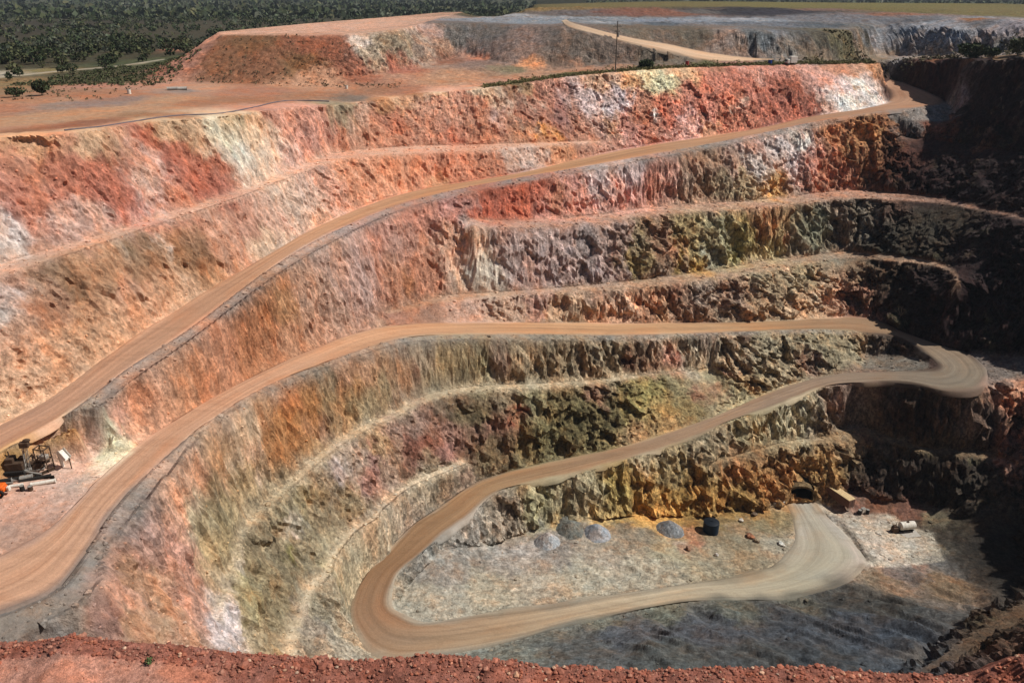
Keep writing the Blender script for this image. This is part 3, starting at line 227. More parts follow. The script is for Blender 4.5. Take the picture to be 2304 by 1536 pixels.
    (91.2, 260.9, -91.5, 4.8, 0.408, 0.311, 0.197), (103.2, 264.3, -92.7, 3, 0.452, 0.359, 0.218), (107.3, 261.3, -96.5, 3.6, 0.552, 0.377, 0.246), (97.9, 254.9, -98.9, 3.5, 0.604, 0.396, 0.246),
    (81.3, 250.2, -97.1, 3.4, 0.472, 0.332, 0.211), (111.7, 258.8, -100.5, 3, 0.674, 0.399, 0.262), (49.4, 238.4, -95.6, 2, 0.729, 0.419, 0.234), (27.3, 231.7, -93.2, 1.7, 0.725, 0.385, 0.224),
    (96.9, 265, -90.4, 1.6, 0.636, 0.381, 0.253), (78.5, 252.6, -93.3, 2.8, 0.406, 0.263, 0.173), (-24.3, 197.8, -89.6, 3, 0.489, 0.366, 0.252), (-29.5, 193.2, -86.3, 2.1, 0.387, 0.275, 0.202),
    (-18.6, 200.8, -92.3, 3.1, 0.506, 0.355, 0.184), (-25.4, 195.6, -93.9, 1.5, 0.372, 0.146, 0.074), (-31.5, 189.1, -89.5, 2.9, 0.464, 0.259, 0.139), (-37, 181.6, -87.2, 2.3, 0.53, 0.291, 0.175),
    (-38.8, 177.9, -90.3, 2.8, 0.449, 0.21, 0.078), (-40.4, 176.8, -86.1, 2, 0.505, 0.261, 0.154), (-45.2, 169.4, -84.8, 1.5, 0.206, 0.153, 0.093), (-46.7, 165.4, -87.4, 2.7, 0.503, 0.214, 0.072),
    (-49.4, 160.9, -85, 2.1, 0.478, 0.188, 0.074), (-44.5, 169, -89.3, 1.7, 0.295, 0.211, 0.107), (-49.8, 157.1, -88.6, 2.9, 0.515, 0.224, 0.076), (-47.3, 161.5, -92.3, 1.9, 0.475, 0.217, 0.101),
    (-51.8, 156, -82.5, 2, 0.546, 0.299, 0.188), (-52.8, 152.3, -83.7, 1.8, 0.617, 0.347, 0.186), (-51.5, 151.3, -90.9, 2.2, 0.462, 0.21, 0.079), (-54.6, 145, -85, 2.2, 0.744, 0.502, 0.323),
    (-54, 144, -89.7, 1.8, 0.693, 0.438, 0.306), (-55.7, 137.8, -89, 2.1, 0.652, 0.451, 0.3), (-52.9, 144.1, -95.3, 1.2, 0.725, 0.509, 0.383), (-43.6, 170.6, -87.8, 1.5, 0.28, 0.228, 0.149),
    (-38.7, 176.4, -93.2, 2.5, 0.36, 0.282, 0.155), (-34.3, 182.2, -96.3, 2.5, 0.351, 0.274, 0.155), (-32.5, 185.4, -95.4, 0.8, 0.8, 0.44, 0.255), (-42.1, 170.5, -95, 2, 0.413, 0.273, 0.148),
    (-46.5, 160.9, -96.6, 2.1, 0.468, 0.256, 0.107), (-44.5, 166.4, -95.1, 1.5, 0.306, 0.166, 0.112), (-12.7, 202.6, -97.3, 2.7, 0.291, 0.245, 0.143), (-9, 204.4, -95.4, 2.5, 0.361, 0.308, 0.171),
    (-2.8, 206.1, -96.1, 2.3, 0.364, 0.211, 0.148), (3.6, 207.6, -98.3, 3.8, 0.401, 0.303, 0.192), (12.6, 211.5, -97.3, 3.9, 0.305, 0.226, 0.138), (26, 216.4, -98.1, 4, 0.355, 0.271, 0.174),
    (40.1, 220.8, -101.5, 3, 0.32, 0.222, 0.149), (35.7, 218, -103.2, 1.9, 0.245, 0.101, 0.065), (41.5, 220.3, -103.5, 2.2, 0.336, 0.16, 0.094), (54.8, 226.9, -102.8, 3.5, 0.453, 0.372, 0.265),
    (50.4, 224.3, -104.6, 2, 0.587, 0.282, 0.212), (69.4, 229.7, -104.1, 3.6, 0.425, 0.335, 0.229), (74.8, 235.5, -100.5, 2.1, 0.162, 0.088, 0.059), (62.3, 230.6, -99.9, 3.2, 0.402, 0.246, 0.165),
    (84.8, 234.2, -104.6, 4.5, 0.325, 0.276, 0.185), (100.5, 238.3, -104.8, 4.6, 0.333, 0.284, 0.185), (108.6, 240.8, -104.3, 3.5, 0.338, 0.272, 0.172), (94.8, 232.5, -108.5, 2.4, 0.304, 0.186, 0.136),
    (12.6, 213.1, -93.7, 2.3, 0.304, 0.235, 0.156), (-12.6, 203.7, -91, 2.2, 0.426, 0.348, 0.227), (-18.5, 195.5, -101.9, 3.1, 0.196, 0.15, 0.105), (-26.1, 186.8, -102.7, 2.1, 0.289, 0.213, 0.164),
    (-23.8, 186.8, -105.4, 2.6, 0.342, 0.226, 0.181), (-30.8, 178.4, -103.2, 2.5, 0.393, 0.253, 0.199), (-33.4, 172.2, -104.7, 2.3, 0.565, 0.365, 0.197), (-25.6, 179.8, -109.4, 2.1, 0.192, 0.054, 0.034),
    (-26.7, 180.4, -107.1, 1.4, 0.192, 0.066, 0.043), (-28.7, 177.8, -106.8, 1.4, 0.502, 0.3, 0.187), (-34.3, 171.7, -103.2, 1.1, 0.417, 0.155, 0.115), (-22.5, 183.5, -110.2, 1.7, 0.258, 0.094, 0.063),
    (-18.2, 188.9, -109.3, 2.7, 0.321, 0.172, 0.128), (-18.1, 184.3, -114.9, 1.9, 0.388, 0.19, 0.155), (-14.8, 193.4, -106.4, 2.2, 0.179, 0.142, 0.077), (-8.9, 195.1, -108.6, 2.2, 0.164, 0.13, 0.066),
    (-0.2, 196.6, -110.9, 2.7, 0.314, 0.159, 0.095), (-6.4, 193.9, -110.8, 2.7, 0.272, 0.135, 0.103), (-6.4, 192.1, -114, 2.2, 0.184, 0.131, 0.073), (3.5, 199.3, -108.2, 1.1, 0.342, 0.098, 0.063),
    (-2.7, 196.4, -110.1, 1, 0.346, 0.091, 0.062), (6, 201.5, -106.5, 2.5, 0.3, 0.261, 0.145), (-0.2, 200, -105.7, 2.3, 0.327, 0.267, 0.174), (6, 195.6, -114.6, 3.1, 0.195, 0.165, 0.079),
    (12.4, 201, -110.5, 2.8, 0.168, 0.129, 0.057), (18.9, 203.2, -110.3, 3.2, 0.162, 0.135, 0.063), (16.2, 198.8, -115, 3.2, 0.143, 0.118, 0.057), (25.2, 201.2, -115, 3.2, 0.178, 0.144, 0.068),
    (23, 207.3, -108.1, 1.8, 0.318, 0.173, 0.116), (32.3, 208.9, -110.4, 2.1, 0.144, 0.114, 0.052), (39.1, 210.1, -111, 2.9, 0.306, 0.268, 0.108), (42.8, 207.7, -114.2, 2.4, 0.356, 0.255, 0.109),
    (45, 204.4, -116.8, 1.9, 0.444, 0.268, 0.12), (50.7, 216, -111.1, 2.5, 0.215, 0.187, 0.104), (52.6, 210.9, -114.5, 2.4, 0.268, 0.193, 0.085), (54.8, 215.7, -112.5, 1.7, 0.264, 0.135, 0.092),
    (68.3, 222.1, -111.2, 4.3, 0.348, 0.297, 0.175), (63.6, 219.1, -112.7, 2, 0.341, 0.185, 0.111), (68.7, 224.4, -109.3, 2, 0.392, 0.178, 0.131), (75.6, 222.6, -113, 2, 0.47, 0.298, 0.143),
    (83.7, 228.4, -109.6, 4.4, 0.387, 0.305, 0.195), (-6.4, 190.8, -116.1, 2, 0.183, 0.157, 0.092), (-37.7, 165.5, -104.3, 2.2, 0.44, 0.34, 0.275), (-40.8, 160, -103.3, 1.7, 0.53, 0.437, 0.413),
    (-38.5, 165, -102.8, 1.3, 0.437, 0.321, 0.23), (-34.9, 166.9, -107.8, 2, 0.412, 0.223, 0.197), (-44, 157, -100.2, 1.9, 0.345, 0.277, 0.209), (-31.3, 171.4, -109.4, 1.8, 0.362, 0.242, 0.177),
    (-45.2, 153.1, -101.2, 1.9, 0.294, 0.232, 0.159), (-41.3, 156.4, -105.9, 1.9, 0.333, 0.265, 0.184), (34.2, 199.9, -118.6, 1.6, 0.512, 0.309, 0.16), (-56.9, 128.8, -87.2, 1.6, 0.196, 0.157, 0.091),
    (-56.6, 125.3, -87.8, 1.3, 0.222, 0.178, 0.091), (-54.5, 140.5, -94, 2.9, 0.402, 0.278, 0.146), (-56.9, 135.4, -84.4, 1.9, 0.549, 0.323, 0.173), (-55.8, 133.7, -92.6, 1.7, 0.36, 0.269, 0.141),
    (-56.4, 122.2, -88.5, 1.6, 0.375, 0.309, 0.181), (-55.3, 131.1, -95, 1.7, 0.333, 0.278, 0.158), (-57.1, 120.4, -86.2, 1.2, 0.644, 0.539, 0.355), (-56.3, 117.3, -88.8, 1, 0.641, 0.56, 0.41),
    (-57.1, 123.2, -85.3, 0.9, 0.669, 0.514, 0.354), (-58.6, 123.2, -79.6, 2.6, 0.679, 0.381, 0.253), (-58.4, 118, -80.7, 1.9, 0.703, 0.394, 0.262), (-58, 132.5, -80.6, 1.8, 0.658, 0.399, 0.236),
    (-57.5, 137.1, -78.4, 1.7, 0.672, 0.432, 0.291), (-54.9, 119.9, -94.7, 1.4, 0.498, 0.37, 0.19), (-54.9, 124.9, -94.5, 1.5, 0.449, 0.347, 0.186), (-54.7, 116.3, -95.8, 1.2, 0.57, 0.391, 0.217),
    (-53.8, 119.3, -99.4, 1.1, 0.572, 0.435, 0.265), (-48.6, 142.7, -102.2, 3, 0.299, 0.257, 0.167), (-50.9, 137.5, -101.8, 2.2, 0.29, 0.243, 0.158), (-50.2, 133.8, -104.6, 2.9, 0.253, 0.199, 0.125),
    (-47, 142.5, -105.5, 1.6, 0.436, 0.393, 0.322), (-47.8, 142.1, -104.1, 0.8, 0.67, 0.554, 0.506), (-45.5, 143.4, -107.4, 0.8, 0.631, 0.522, 0.456), (-44.8, 150.2, -104, 2.1, 0.385, 0.294, 0.162),
    (-41.6, 151.3, -109.6, 2.1, 0.293, 0.23, 0.146), (-38.7, 157.2, -110.1, 1.9, 0.34, 0.254, 0.142), (-45.2, 140.3, -110.8, 1.8, 0.299, 0.243, 0.157), (-46.2, 137, -110.6, 1.2, 0.344, 0.307, 0.106),
    (-48.9, 127.8, -107.6, 2.9, 0.29, 0.229, 0.134), (-50, 120.9, -104.9, 2, 0.369, 0.314, 0.167), (-47.1, 133, -110.8, 2.2, 0.248, 0.201, 0.126), (-48.7, 115.7, -106.7, 1.8, 0.494, 0.39, 0.198),
    (-46.8, 124.4, -112.4, 2.1, 0.303, 0.24, 0.141), (-50.2, 111.6, -102.9, 1.4, 0.8, 0.724, 0.743), (-53.7, 112.3, -98.5, 0.7, 0.8, 0.755, 0.748), (-53.4, 109.1, -98.5, 0.7, 0.8, 0.778, 0.798),
    (-48.9, 111.3, -105.7, 1.1, 0.76, 0.68, 0.698), (-50.7, 107.2, -100.7, 1, 0.798, 0.688, 0.682), (-49.8, 106.1, -101.7, 0.7, 0.614, 0.517, 0.474), (-47.4, 113.3, -108.6, 1.5, 0.543, 0.413, 0.252),
    (-45.9, 117.7, -112.8, 1.5, 0.453, 0.355, 0.22), (-51.7, 123.9, -101.1, 0.8, 0.529, 0.437, 0.346), (-51.6, 119.2, -101.4, 0.8, 0.58, 0.479, 0.383), (-51.5, 114, -100.9, 0.8, 0.644, 0.544, 0.489),
    (-27.8, 166.8, -115.5, 2, 0.408, 0.326, 0.259), (-21.9, 174.4, -116.7, 1.9, 0.391, 0.311, 0.216), (-33.7, 156.2, -115.6, 2, 0.428, 0.345, 0.262), (-32, 156.3, -120.9, 1.6, 0.647, 0.527, 0.362),
    (-37.5, 146.6, -119.6, 1.9, 0.441, 0.356, 0.226), (-35.5, 151.6, -121.1, 1.5, 0.541, 0.441, 0.286), (-39.5, 137.1, -119, 1.8, 0.371, 0.331, 0.243), (-38.3, 140.9, -118.6, 1.2, 0.456, 0.391, 0.228),
    (-40.5, 128.6, -119.7, 2, 0.313, 0.256, 0.204), (-40.5, 132.4, -119.6, 1.8, 0.3, 0.258, 0.183), (-37.6, 126.3, -122.3, 1.8, 0.381, 0.326, 0.252), (-36.1, 131.8, -125.1, 1.4, 0.435, 0.375, 0.279),
    (-40.7, 121.7, -118.9, 1.5, 0.294, 0.24, 0.179), (-17.8, 180.6, -116.7, 1.9, 0.198, 0.158, 0.11), (-20.1, 180, -116.3, 1.7, 0.274, 0.229, 0.157), (-58.3, 117.1, -82, 1.7, 0.7, 0.383, 0.26),
    (-59.2, 110.9, -79.5, 1.6, 0.378, 0.258, 0.217), (-58.5, 108.1, -81.8, 1.6, 0.493, 0.299, 0.24), (-60, 104.9, -77.7, 1.4, 0.295, 0.221, 0.196), (-60.5, 111.4, -77.1, 1.5, 0.229, 0.179, 0.155),
    (-58.4, 102.6, -81.9, 1.7, 0.565, 0.305, 0.221), (-56.9, 111.2, -86.9, 1.9, 0.554, 0.292, 0.22), (-56.9, 117.4, -86.9, 1.4, 0.648, 0.336, 0.217), (-56, 100.1, -85.9, 1.7, 0.615, 0.377, 0.239),
    (-57.9, 98.3, -81.9, 1.2, 0.477, 0.247, 0.134), (-56.9, 93.1, -81.6, 1.9, 0.623, 0.337, 0.24), (-58.2, 92.8, -78.9, 1.3, 0.567, 0.323, 0.249), (-54.4, 106.4, -92.3, 1.8, 0.542, 0.285, 0.202),
    (-55.7, 107.2, -89.3, 1.7, 0.516, 0.267, 0.176), (-54.9, 95.6, -86.4, 1.1, 0.436, 0.219, 0.123), (-54, 97.4, -88.9, 0.8, 0.421, 0.201, 0.093), (-55.3, 90.9, -84.6, 1.7, 0.573, 0.38, 0.254),
    (-56.6, 87.7, -82.4, 1.3, 0.423, 0.233, 0.194), (-53.6, 94.6, -88.9, 1.6, 0.56, 0.354, 0.221), (-55.5, 115.5, -92.3, 1.4, 0.526, 0.244, 0.169), (-54.6, 113.7, -95.7, 1.1, 0.53, 0.274, 0.181),
    (-52.2, 96.8, -91.9, 1.6, 0.614, 0.395, 0.281), (-53.9, 91.2, -87.4, 1.4, 0.442, 0.265, 0.187), (-57.6, 87.1, -79.5, 1, 0.474, 0.268, 0.213), (-64.2, 82.4, -76.7, 2.2, 0.191, 0.155, 0.136),
    (-61.9, 92.1, -76.7, 1.3, 0.147, 0.129, 0.121), (-62.1, 85, -76.8, 1, 0.233, 0.188, 0.158), (-60, 83.9, -78.1, 1.3, 0.299, 0.25, 0.208), (-59.4, 85, -78.4, 0.7, 0.627, 0.362, 0.237),
    (-60.6, 82.1, -79.5, 1.1, 0.283, 0.249, 0.221), (-63.4, 97.1, -76.7, 0.9, 0.15, 0.132, 0.124), (-64.2, 108.5, -76.8, 0.8, 0.265, 0.204, 0.173), (-78, 120.4, -75.9, 2, 0.8, 0.582, 0.449),
    (-77.4, 109.1, -76.4, 1.9, 0.479, 0.323, 0.263), (-80.2, 107.7, -76.3, 1.9, 0.433, 0.268, 0.204), (-77.8, 115.4, -76.3, 1.9, 0.496, 0.36, 0.289), (-75.3, 101.3, -76.6, 1.5, 0.425, 0.26, 0.191),
    (-78.4, 121.4, -72, 1.3, 0.8, 0.494, 0.219), (-82.1, 119.5, -72.2, 1.1, 0.663, 0.372, 0.145), (-84.7, 116.7, -73.6, 1.4, 0.614, 0.364, 0.135), (-76.8, 122.4, -71.3, 0.9, 0.615, 0.356, 0.175),
    (-73.1, 126.2, -73, 1.8, 0.8, 0.792, 0.57), (-76.1, 124.9, -75, 1.5, 0.8, 0.6, 0.436), (-69.2, 135, -71.4, 2.8, 0.617, 0.323, 0.204), (-71, 129.5, -71.2, 1.6, 0.627, 0.339, 0.259),
    (-65.6, 145, -72.6, 2.9, 0.6, 0.31, 0.18), (-69.8, 128.8, -75.5, 1.5, 0.686, 0.385, 0.256), (-62.9, 152.3, -74.2, 3, 0.542, 0.263, 0.152), (-60.1, 161.1, -75.1, 1.7, 0.585, 0.285, 0.153),
    (-67.2, 139.5, -73.7, 1.7, 0.614, 0.304, 0.177), (-72.4, 125.3, -75.3, 1.3, 0.8, 0.761, 0.509), (-0.2, 164.2, -132.5, 2.9, 0.302, 0.26, 0.222), (-16.2, 154.5, -128.7, 2.5, 0.251, 0.219, 0.188),
    (-10.3, 163.4, -130.5, 2.1, 0.195, 0.179, 0.158), (11.1, 165.5, -132.1, 2.1, 0.262, 0.226, 0.195), (3.2, 167.6, -132.4, 1.7, 0.45, 0.382, 0.331), (10.3, 172.5, -132, 2.4, 0.214, 0.193, 0.174),
    (3.1, 162.3, -132.3, 1.9, 0.372, 0.315, 0.261), (-5.6, 153.3, -131.7, 2.8, 0.347, 0.304, 0.228), (-15.8, 147.8, -129.6, 2.2, 0.345, 0.314, 0.252), (16.3, 159.2, -132.6, 2.9, 0.38, 0.333, 0.252),
    (5.2, 155.6, -132.3, 2.3, 0.408, 0.339, 0.256), (22.5, 166.4, -132.9, 2.4, 0.342, 0.284, 0.221), (33.6, 163.9, -133.7, 2.6, 0.371, 0.325, 0.246), (29, 172.2, -133.2, 2.4, 0.266, 0.225, 0.171),
    (35.5, 176.8, -133.8, 2, 0.215, 0.181, 0.138), (29.9, 179.8, -133.1, 1.7, 0.152, 0.128, 0.098), (17.6, 176.5, -132.2, 1.7, 0.218, 0.192, 0.169), (40.8, 172.2, -134.6, 2.5, 0.324, 0.283, 0.19),
    (45.6, 172.8, -135.1, 1.1, 0.329, 0.195, 0.132), (49.5, 179.8, -136.1, 1.1, 0.344, 0.182, 0.111), (49.8, 175.5, -135.7, 0.9, 0.352, 0.163, 0.104), (44.6, 173.8, -135.1, 1.1, 0.429, 0.328, 0.254),
    (59.9, 177.3, -137.1, 2.8, 0.239, 0.196, 0.13), (58.3, 185.8, -137.6, 2.6, 0.184, 0.128, 0.058), (49.6, 186.2, -136.4, 1.8, 0.158, 0.1, 0.038), (52.2, 170.2, -135.9, 2.2, 0.271, 0.229, 0.16),
    (56.9, 190.8, -136.6, 1.9, 0.446, 0.301, 0.118), (68.8, 187, -138.5, 2.4, 0.191, 0.16, 0.096), (65, 182.4, -138.1, 2.4, 0.254, 0.199, 0.133), (71.4, 179, -138.4, 2.4, 0.312, 0.271, 0.205),
    (76.9, 192.7, -139.6, 1.9, 0.224, 0.166, 0.083), (76.8, 196.9, -139.4, 1.3, 0.521, 0.443, 0.301), (103.2, 178.9, -139.8, 4.7, 0.527, 0.435, 0.368), (87, 184.8, -139.9, 2.7, 0.419, 0.383, 0.327),
    (100.5, 187.1, -140.1, 2.8, 0.469, 0.386, 0.323), (108.9, 175.3, -140, 2.8, 0.418, 0.355, 0.286), (108.7, 185.7, -140.5, 1.7, 0.245, 0.201, 0.127), (-21.1, 149.2, -129.5, 2, 0.362, 0.328, 0.26),
    (115.1, 178, -140.7, 2, 0.286, 0.247, 0.183), (98.1, 178.5, -139.6, 4.1, 0.558, 0.461, 0.391), (11.8, 181.4, -127, 3.1, 0.402, 0.347, 0.219), (-0.2, 176.3, -129.1, 2.7, 0.3, 0.242, 0.184),
    (17.9, 183.8, -125.8, 3.7, 0.438, 0.366, 0.233), (30.6, 187.6, -126.9, 2.8, 0.364, 0.269, 0.091), (36.9, 187.1, -131, 3.8, 0.572, 0.317, 0.096), (30.5, 185.3, -131.2, 2.5, 0.361, 0.247, 0.091),
    (50.2, 191.4, -131, 3.9, 0.358, 0.22, 0.069), (43.6, 192.2, -125.6, 2.6, 0.336, 0.249, 0.127), (46.1, 189.2, -132.5, 2.6, 0.567, 0.3, 0.083), (63.9, 194.7, -133.3, 4.1, 0.289, 0.179, 0.061),
    (56.9, 191.7, -134.2, 2.9, 0.464, 0.266, 0.086), (71.6, 200.5, -131, 3, 0.438, 0.228, 0.086), (64.1, 198.2, -128, 2.4, 0.517, 0.26, 0.111), (77.5, 201.6, -133.3, 3.1, 0.443, 0.237, 0.097),
    (74, 197.4, -136.7, 2.8, 0.336, 0.182, 0.064), (93.1, 204.6, -133.7, 3.2, 0.393, 0.232, 0.088), (86.4, 205, -132.4, 2.9, 0.427, 0.256, 0.117), (93.8, 201.6, -136.4, 2.6, 0.378, 0.219, 0.093),
    (64.5, 200.7, -125.1, 2.4, 0.379, 0.209, 0.111), (72.1, 204.4, -125.9, 2.5, 0.352, 0.204, 0.107), (57.6, 201, -120.7, 4, 0.331, 0.256, 0.163), (50.5, 197.4, -121.5, 2.4, 0.365, 0.301, 0.202),
    (37, 191.6, -122.3, 2.3, 0.467, 0.383, 0.254), (72.7, 209.4, -119.7, 4.2, 0.453, 0.386, 0.233), (82, 211.9, -124.2, 2.9, 0.506, 0.442, 0.292), (87.5, 214.8, -118.1, 4.3, 0.572, 0.475, 0.311),
    (95.2, 215.8, -121.8, 3.2, 0.321, 0.288, 0.225), (90.6, 213.5, -123.6, 2.3, 0.354, 0.304, 0.232), (100.1, 219.3, -119, 3, 0.373, 0.236, 0.183), (109.7, 220.9, -115.2, 3, 0.269, 0.179, 0.14),
    (110.4, 220.6, -119.7, 3.8, 0.246, 0.169, 0.139), (-11.6, 168.4, -127.5, 2.1, 0.408, 0.374, 0.33), (-6, 172.2, -128.9, 2.1, 0.372, 0.326, 0.261), (5.7, 178.9, -128.1, 2.2, 0.399, 0.347, 0.193),
    (21.6, 182.6, -130.8, 1.7, 0.498, 0.312, 0.099), (-18.8, 160.1, -127.9, 1.6, 0.303, 0.304, 0.281), (-22.7, 154.8, -128.9, 1.6, 0.274, 0.251, 0.221), (98.2, 210.8, -126.6, 2.1, 0.301, 0.203, 0.112),
    (105.5, 211.3, -128.5, 1.8, 0.354, 0.236, 0.127), (11.8, 179.8, -130.2, 1.5, 0.588, 0.436, 0.207), (109, 198.9, -139.3, 3.2, 0.181, 0.084, 0.05), (104.4, 200.7, -138.9, 2.1, 0.212, 0.127, 0.095),
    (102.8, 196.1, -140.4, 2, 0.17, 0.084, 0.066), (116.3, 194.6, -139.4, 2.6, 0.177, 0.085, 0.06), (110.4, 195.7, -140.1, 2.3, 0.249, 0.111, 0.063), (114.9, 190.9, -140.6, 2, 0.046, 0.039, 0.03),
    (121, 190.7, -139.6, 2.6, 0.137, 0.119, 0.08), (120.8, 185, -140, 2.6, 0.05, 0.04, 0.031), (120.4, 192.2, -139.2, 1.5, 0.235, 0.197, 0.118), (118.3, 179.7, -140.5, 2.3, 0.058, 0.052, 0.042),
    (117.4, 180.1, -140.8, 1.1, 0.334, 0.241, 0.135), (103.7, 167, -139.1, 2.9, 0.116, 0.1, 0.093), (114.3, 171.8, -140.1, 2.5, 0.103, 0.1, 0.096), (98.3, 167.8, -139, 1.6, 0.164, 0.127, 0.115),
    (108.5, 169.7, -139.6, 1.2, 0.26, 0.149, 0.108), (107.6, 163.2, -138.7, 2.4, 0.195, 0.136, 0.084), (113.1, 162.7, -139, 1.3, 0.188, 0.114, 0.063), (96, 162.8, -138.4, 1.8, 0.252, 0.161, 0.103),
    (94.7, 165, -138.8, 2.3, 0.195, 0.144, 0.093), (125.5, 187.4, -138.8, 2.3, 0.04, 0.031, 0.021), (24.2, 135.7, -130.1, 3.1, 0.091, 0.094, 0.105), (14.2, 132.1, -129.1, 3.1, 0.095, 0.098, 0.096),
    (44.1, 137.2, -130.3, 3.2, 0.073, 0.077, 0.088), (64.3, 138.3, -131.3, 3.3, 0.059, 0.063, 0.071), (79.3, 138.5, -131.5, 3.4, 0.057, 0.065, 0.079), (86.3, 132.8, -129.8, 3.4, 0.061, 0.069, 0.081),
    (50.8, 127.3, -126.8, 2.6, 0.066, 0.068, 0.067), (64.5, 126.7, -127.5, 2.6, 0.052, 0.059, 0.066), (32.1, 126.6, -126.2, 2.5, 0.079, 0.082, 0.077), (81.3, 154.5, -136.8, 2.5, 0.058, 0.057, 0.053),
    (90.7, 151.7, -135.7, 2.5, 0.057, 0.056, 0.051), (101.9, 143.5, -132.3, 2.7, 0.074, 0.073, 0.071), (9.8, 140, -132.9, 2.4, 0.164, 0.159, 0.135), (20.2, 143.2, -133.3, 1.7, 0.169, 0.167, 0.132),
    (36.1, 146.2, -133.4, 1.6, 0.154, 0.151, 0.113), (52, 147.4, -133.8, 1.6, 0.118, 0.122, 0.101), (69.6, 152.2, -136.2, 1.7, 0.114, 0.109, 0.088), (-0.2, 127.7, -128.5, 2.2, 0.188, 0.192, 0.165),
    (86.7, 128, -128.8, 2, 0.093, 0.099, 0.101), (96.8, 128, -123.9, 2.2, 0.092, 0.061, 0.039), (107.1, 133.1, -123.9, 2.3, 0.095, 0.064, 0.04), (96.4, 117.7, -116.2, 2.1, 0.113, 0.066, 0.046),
    (157.3, 299.2, -64.6, 8.6, 0.028, 0.015, 0.015), (148.7, 306.9, -62.8, 5.8, 0.077, 0.029, 0.019), (167.5, 288.2, -62.2, 8.4, 0.028, 0.015, 0.015), (147.2, 272.6, -77.5, 7.9, 0.05, 0.04, 0.028),  # near-black entries from here on put the east wall's shade into the colour
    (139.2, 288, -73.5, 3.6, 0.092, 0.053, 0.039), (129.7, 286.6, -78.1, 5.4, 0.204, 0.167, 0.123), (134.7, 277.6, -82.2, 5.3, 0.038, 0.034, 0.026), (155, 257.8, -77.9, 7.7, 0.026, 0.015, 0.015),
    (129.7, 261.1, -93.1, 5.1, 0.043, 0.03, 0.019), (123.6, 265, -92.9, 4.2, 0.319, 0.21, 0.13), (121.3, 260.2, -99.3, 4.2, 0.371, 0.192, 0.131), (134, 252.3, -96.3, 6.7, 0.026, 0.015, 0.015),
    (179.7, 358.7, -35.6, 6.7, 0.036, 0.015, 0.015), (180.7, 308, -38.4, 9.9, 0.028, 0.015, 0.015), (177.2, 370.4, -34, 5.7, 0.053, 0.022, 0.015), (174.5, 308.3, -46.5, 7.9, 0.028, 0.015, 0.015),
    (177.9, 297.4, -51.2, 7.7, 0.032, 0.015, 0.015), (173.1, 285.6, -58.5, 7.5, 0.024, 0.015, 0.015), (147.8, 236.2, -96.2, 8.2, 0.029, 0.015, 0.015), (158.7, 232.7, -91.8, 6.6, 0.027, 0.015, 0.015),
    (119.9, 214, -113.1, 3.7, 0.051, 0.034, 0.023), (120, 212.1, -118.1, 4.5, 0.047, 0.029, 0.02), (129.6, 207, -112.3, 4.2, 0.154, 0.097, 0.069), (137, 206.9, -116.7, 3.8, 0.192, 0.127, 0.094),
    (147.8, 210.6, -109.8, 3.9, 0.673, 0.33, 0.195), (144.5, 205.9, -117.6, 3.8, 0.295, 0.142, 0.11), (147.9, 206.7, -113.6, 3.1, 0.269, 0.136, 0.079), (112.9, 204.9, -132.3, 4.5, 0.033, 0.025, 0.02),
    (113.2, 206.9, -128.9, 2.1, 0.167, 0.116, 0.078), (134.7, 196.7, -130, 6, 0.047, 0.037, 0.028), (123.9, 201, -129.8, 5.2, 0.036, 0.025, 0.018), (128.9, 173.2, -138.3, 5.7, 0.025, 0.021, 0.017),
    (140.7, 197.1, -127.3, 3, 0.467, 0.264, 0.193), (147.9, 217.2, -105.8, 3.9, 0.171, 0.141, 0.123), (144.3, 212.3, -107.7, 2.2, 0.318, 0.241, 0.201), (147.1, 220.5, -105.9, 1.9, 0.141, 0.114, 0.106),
    (124.2, 238.4, -108, 2.2, 0.075, 0.056, 0.04), (120.6, 240.5, -107.4, 2.2, 0.225, 0.178, 0.139), (154.7, 324.9, -52.4, 2.8, 0.159, 0.133, 0.123), (169.6, 333.1, -45.9, 5.2, 0.169, 0.143, 0.133),
    (155.1, 328.8, -45.3, 3.6, 0.213, 0.177, 0.158), (164.4, 320.4, -50, 3.6, 0.161, 0.059, 0.035), (143.6, 321.9, -46.9, 3.5, 0.346, 0.156, 0.075), (178.3, 332.9, -45, 2.9, 0.2, 0.167, 0.176),
    (173.5, 303.9, -52.3, 2.7, 0.181, 0.084, 0.045), (185.8, 422.5, -23.1, 6.4, 0.248, 0.241, 0.249), (197.4, 402.2, -20, 6.2, 0.277, 0.27, 0.288), (190.1, 406.6, -26.2, 4.5, 0.271, 0.208, 0.174),
    (172.3, 415.8, -23.7, 4, 0.125, 0.109, 0.08), (199.3, 383.8, -23.8, 4.8, 0.26, 0.208, 0.173), (211.1, 371.5, -18.5, 5.9, 0.374, 0.334, 0.343), (209.3, 366.1, -23.2, 3.7, 0.286, 0.241, 0.194),
    (183.4, 414.5, -28.3, 3.5, 0.342, 0.24, 0.17), (194.1, 392.3, -27.2, 3.4, 0.321, 0.23, 0.142), (41.9, 411.6, -14.5, 2.3, 0.317, 0.316, 0.327), (91.2, 445.8, -15.1, 2.5, 0.32, 0.319, 0.345),
    (124.6, 459.3, -15.3, 3.2, 0.338, 0.329, 0.348), (103.4, 429.3, -15.6, 2.4, 0.094, 0.106, 0.124), (69.8, 413.1, -15.4, 2.3, 0.088, 0.1, 0.114), (-5.5, 490.4, -15, 2.7, 0.333, 0.333, 0.345),
]
DATA = {'lines': LINES, 'strips': STRIPS, 'patches': ROCK_AND_SHADE}

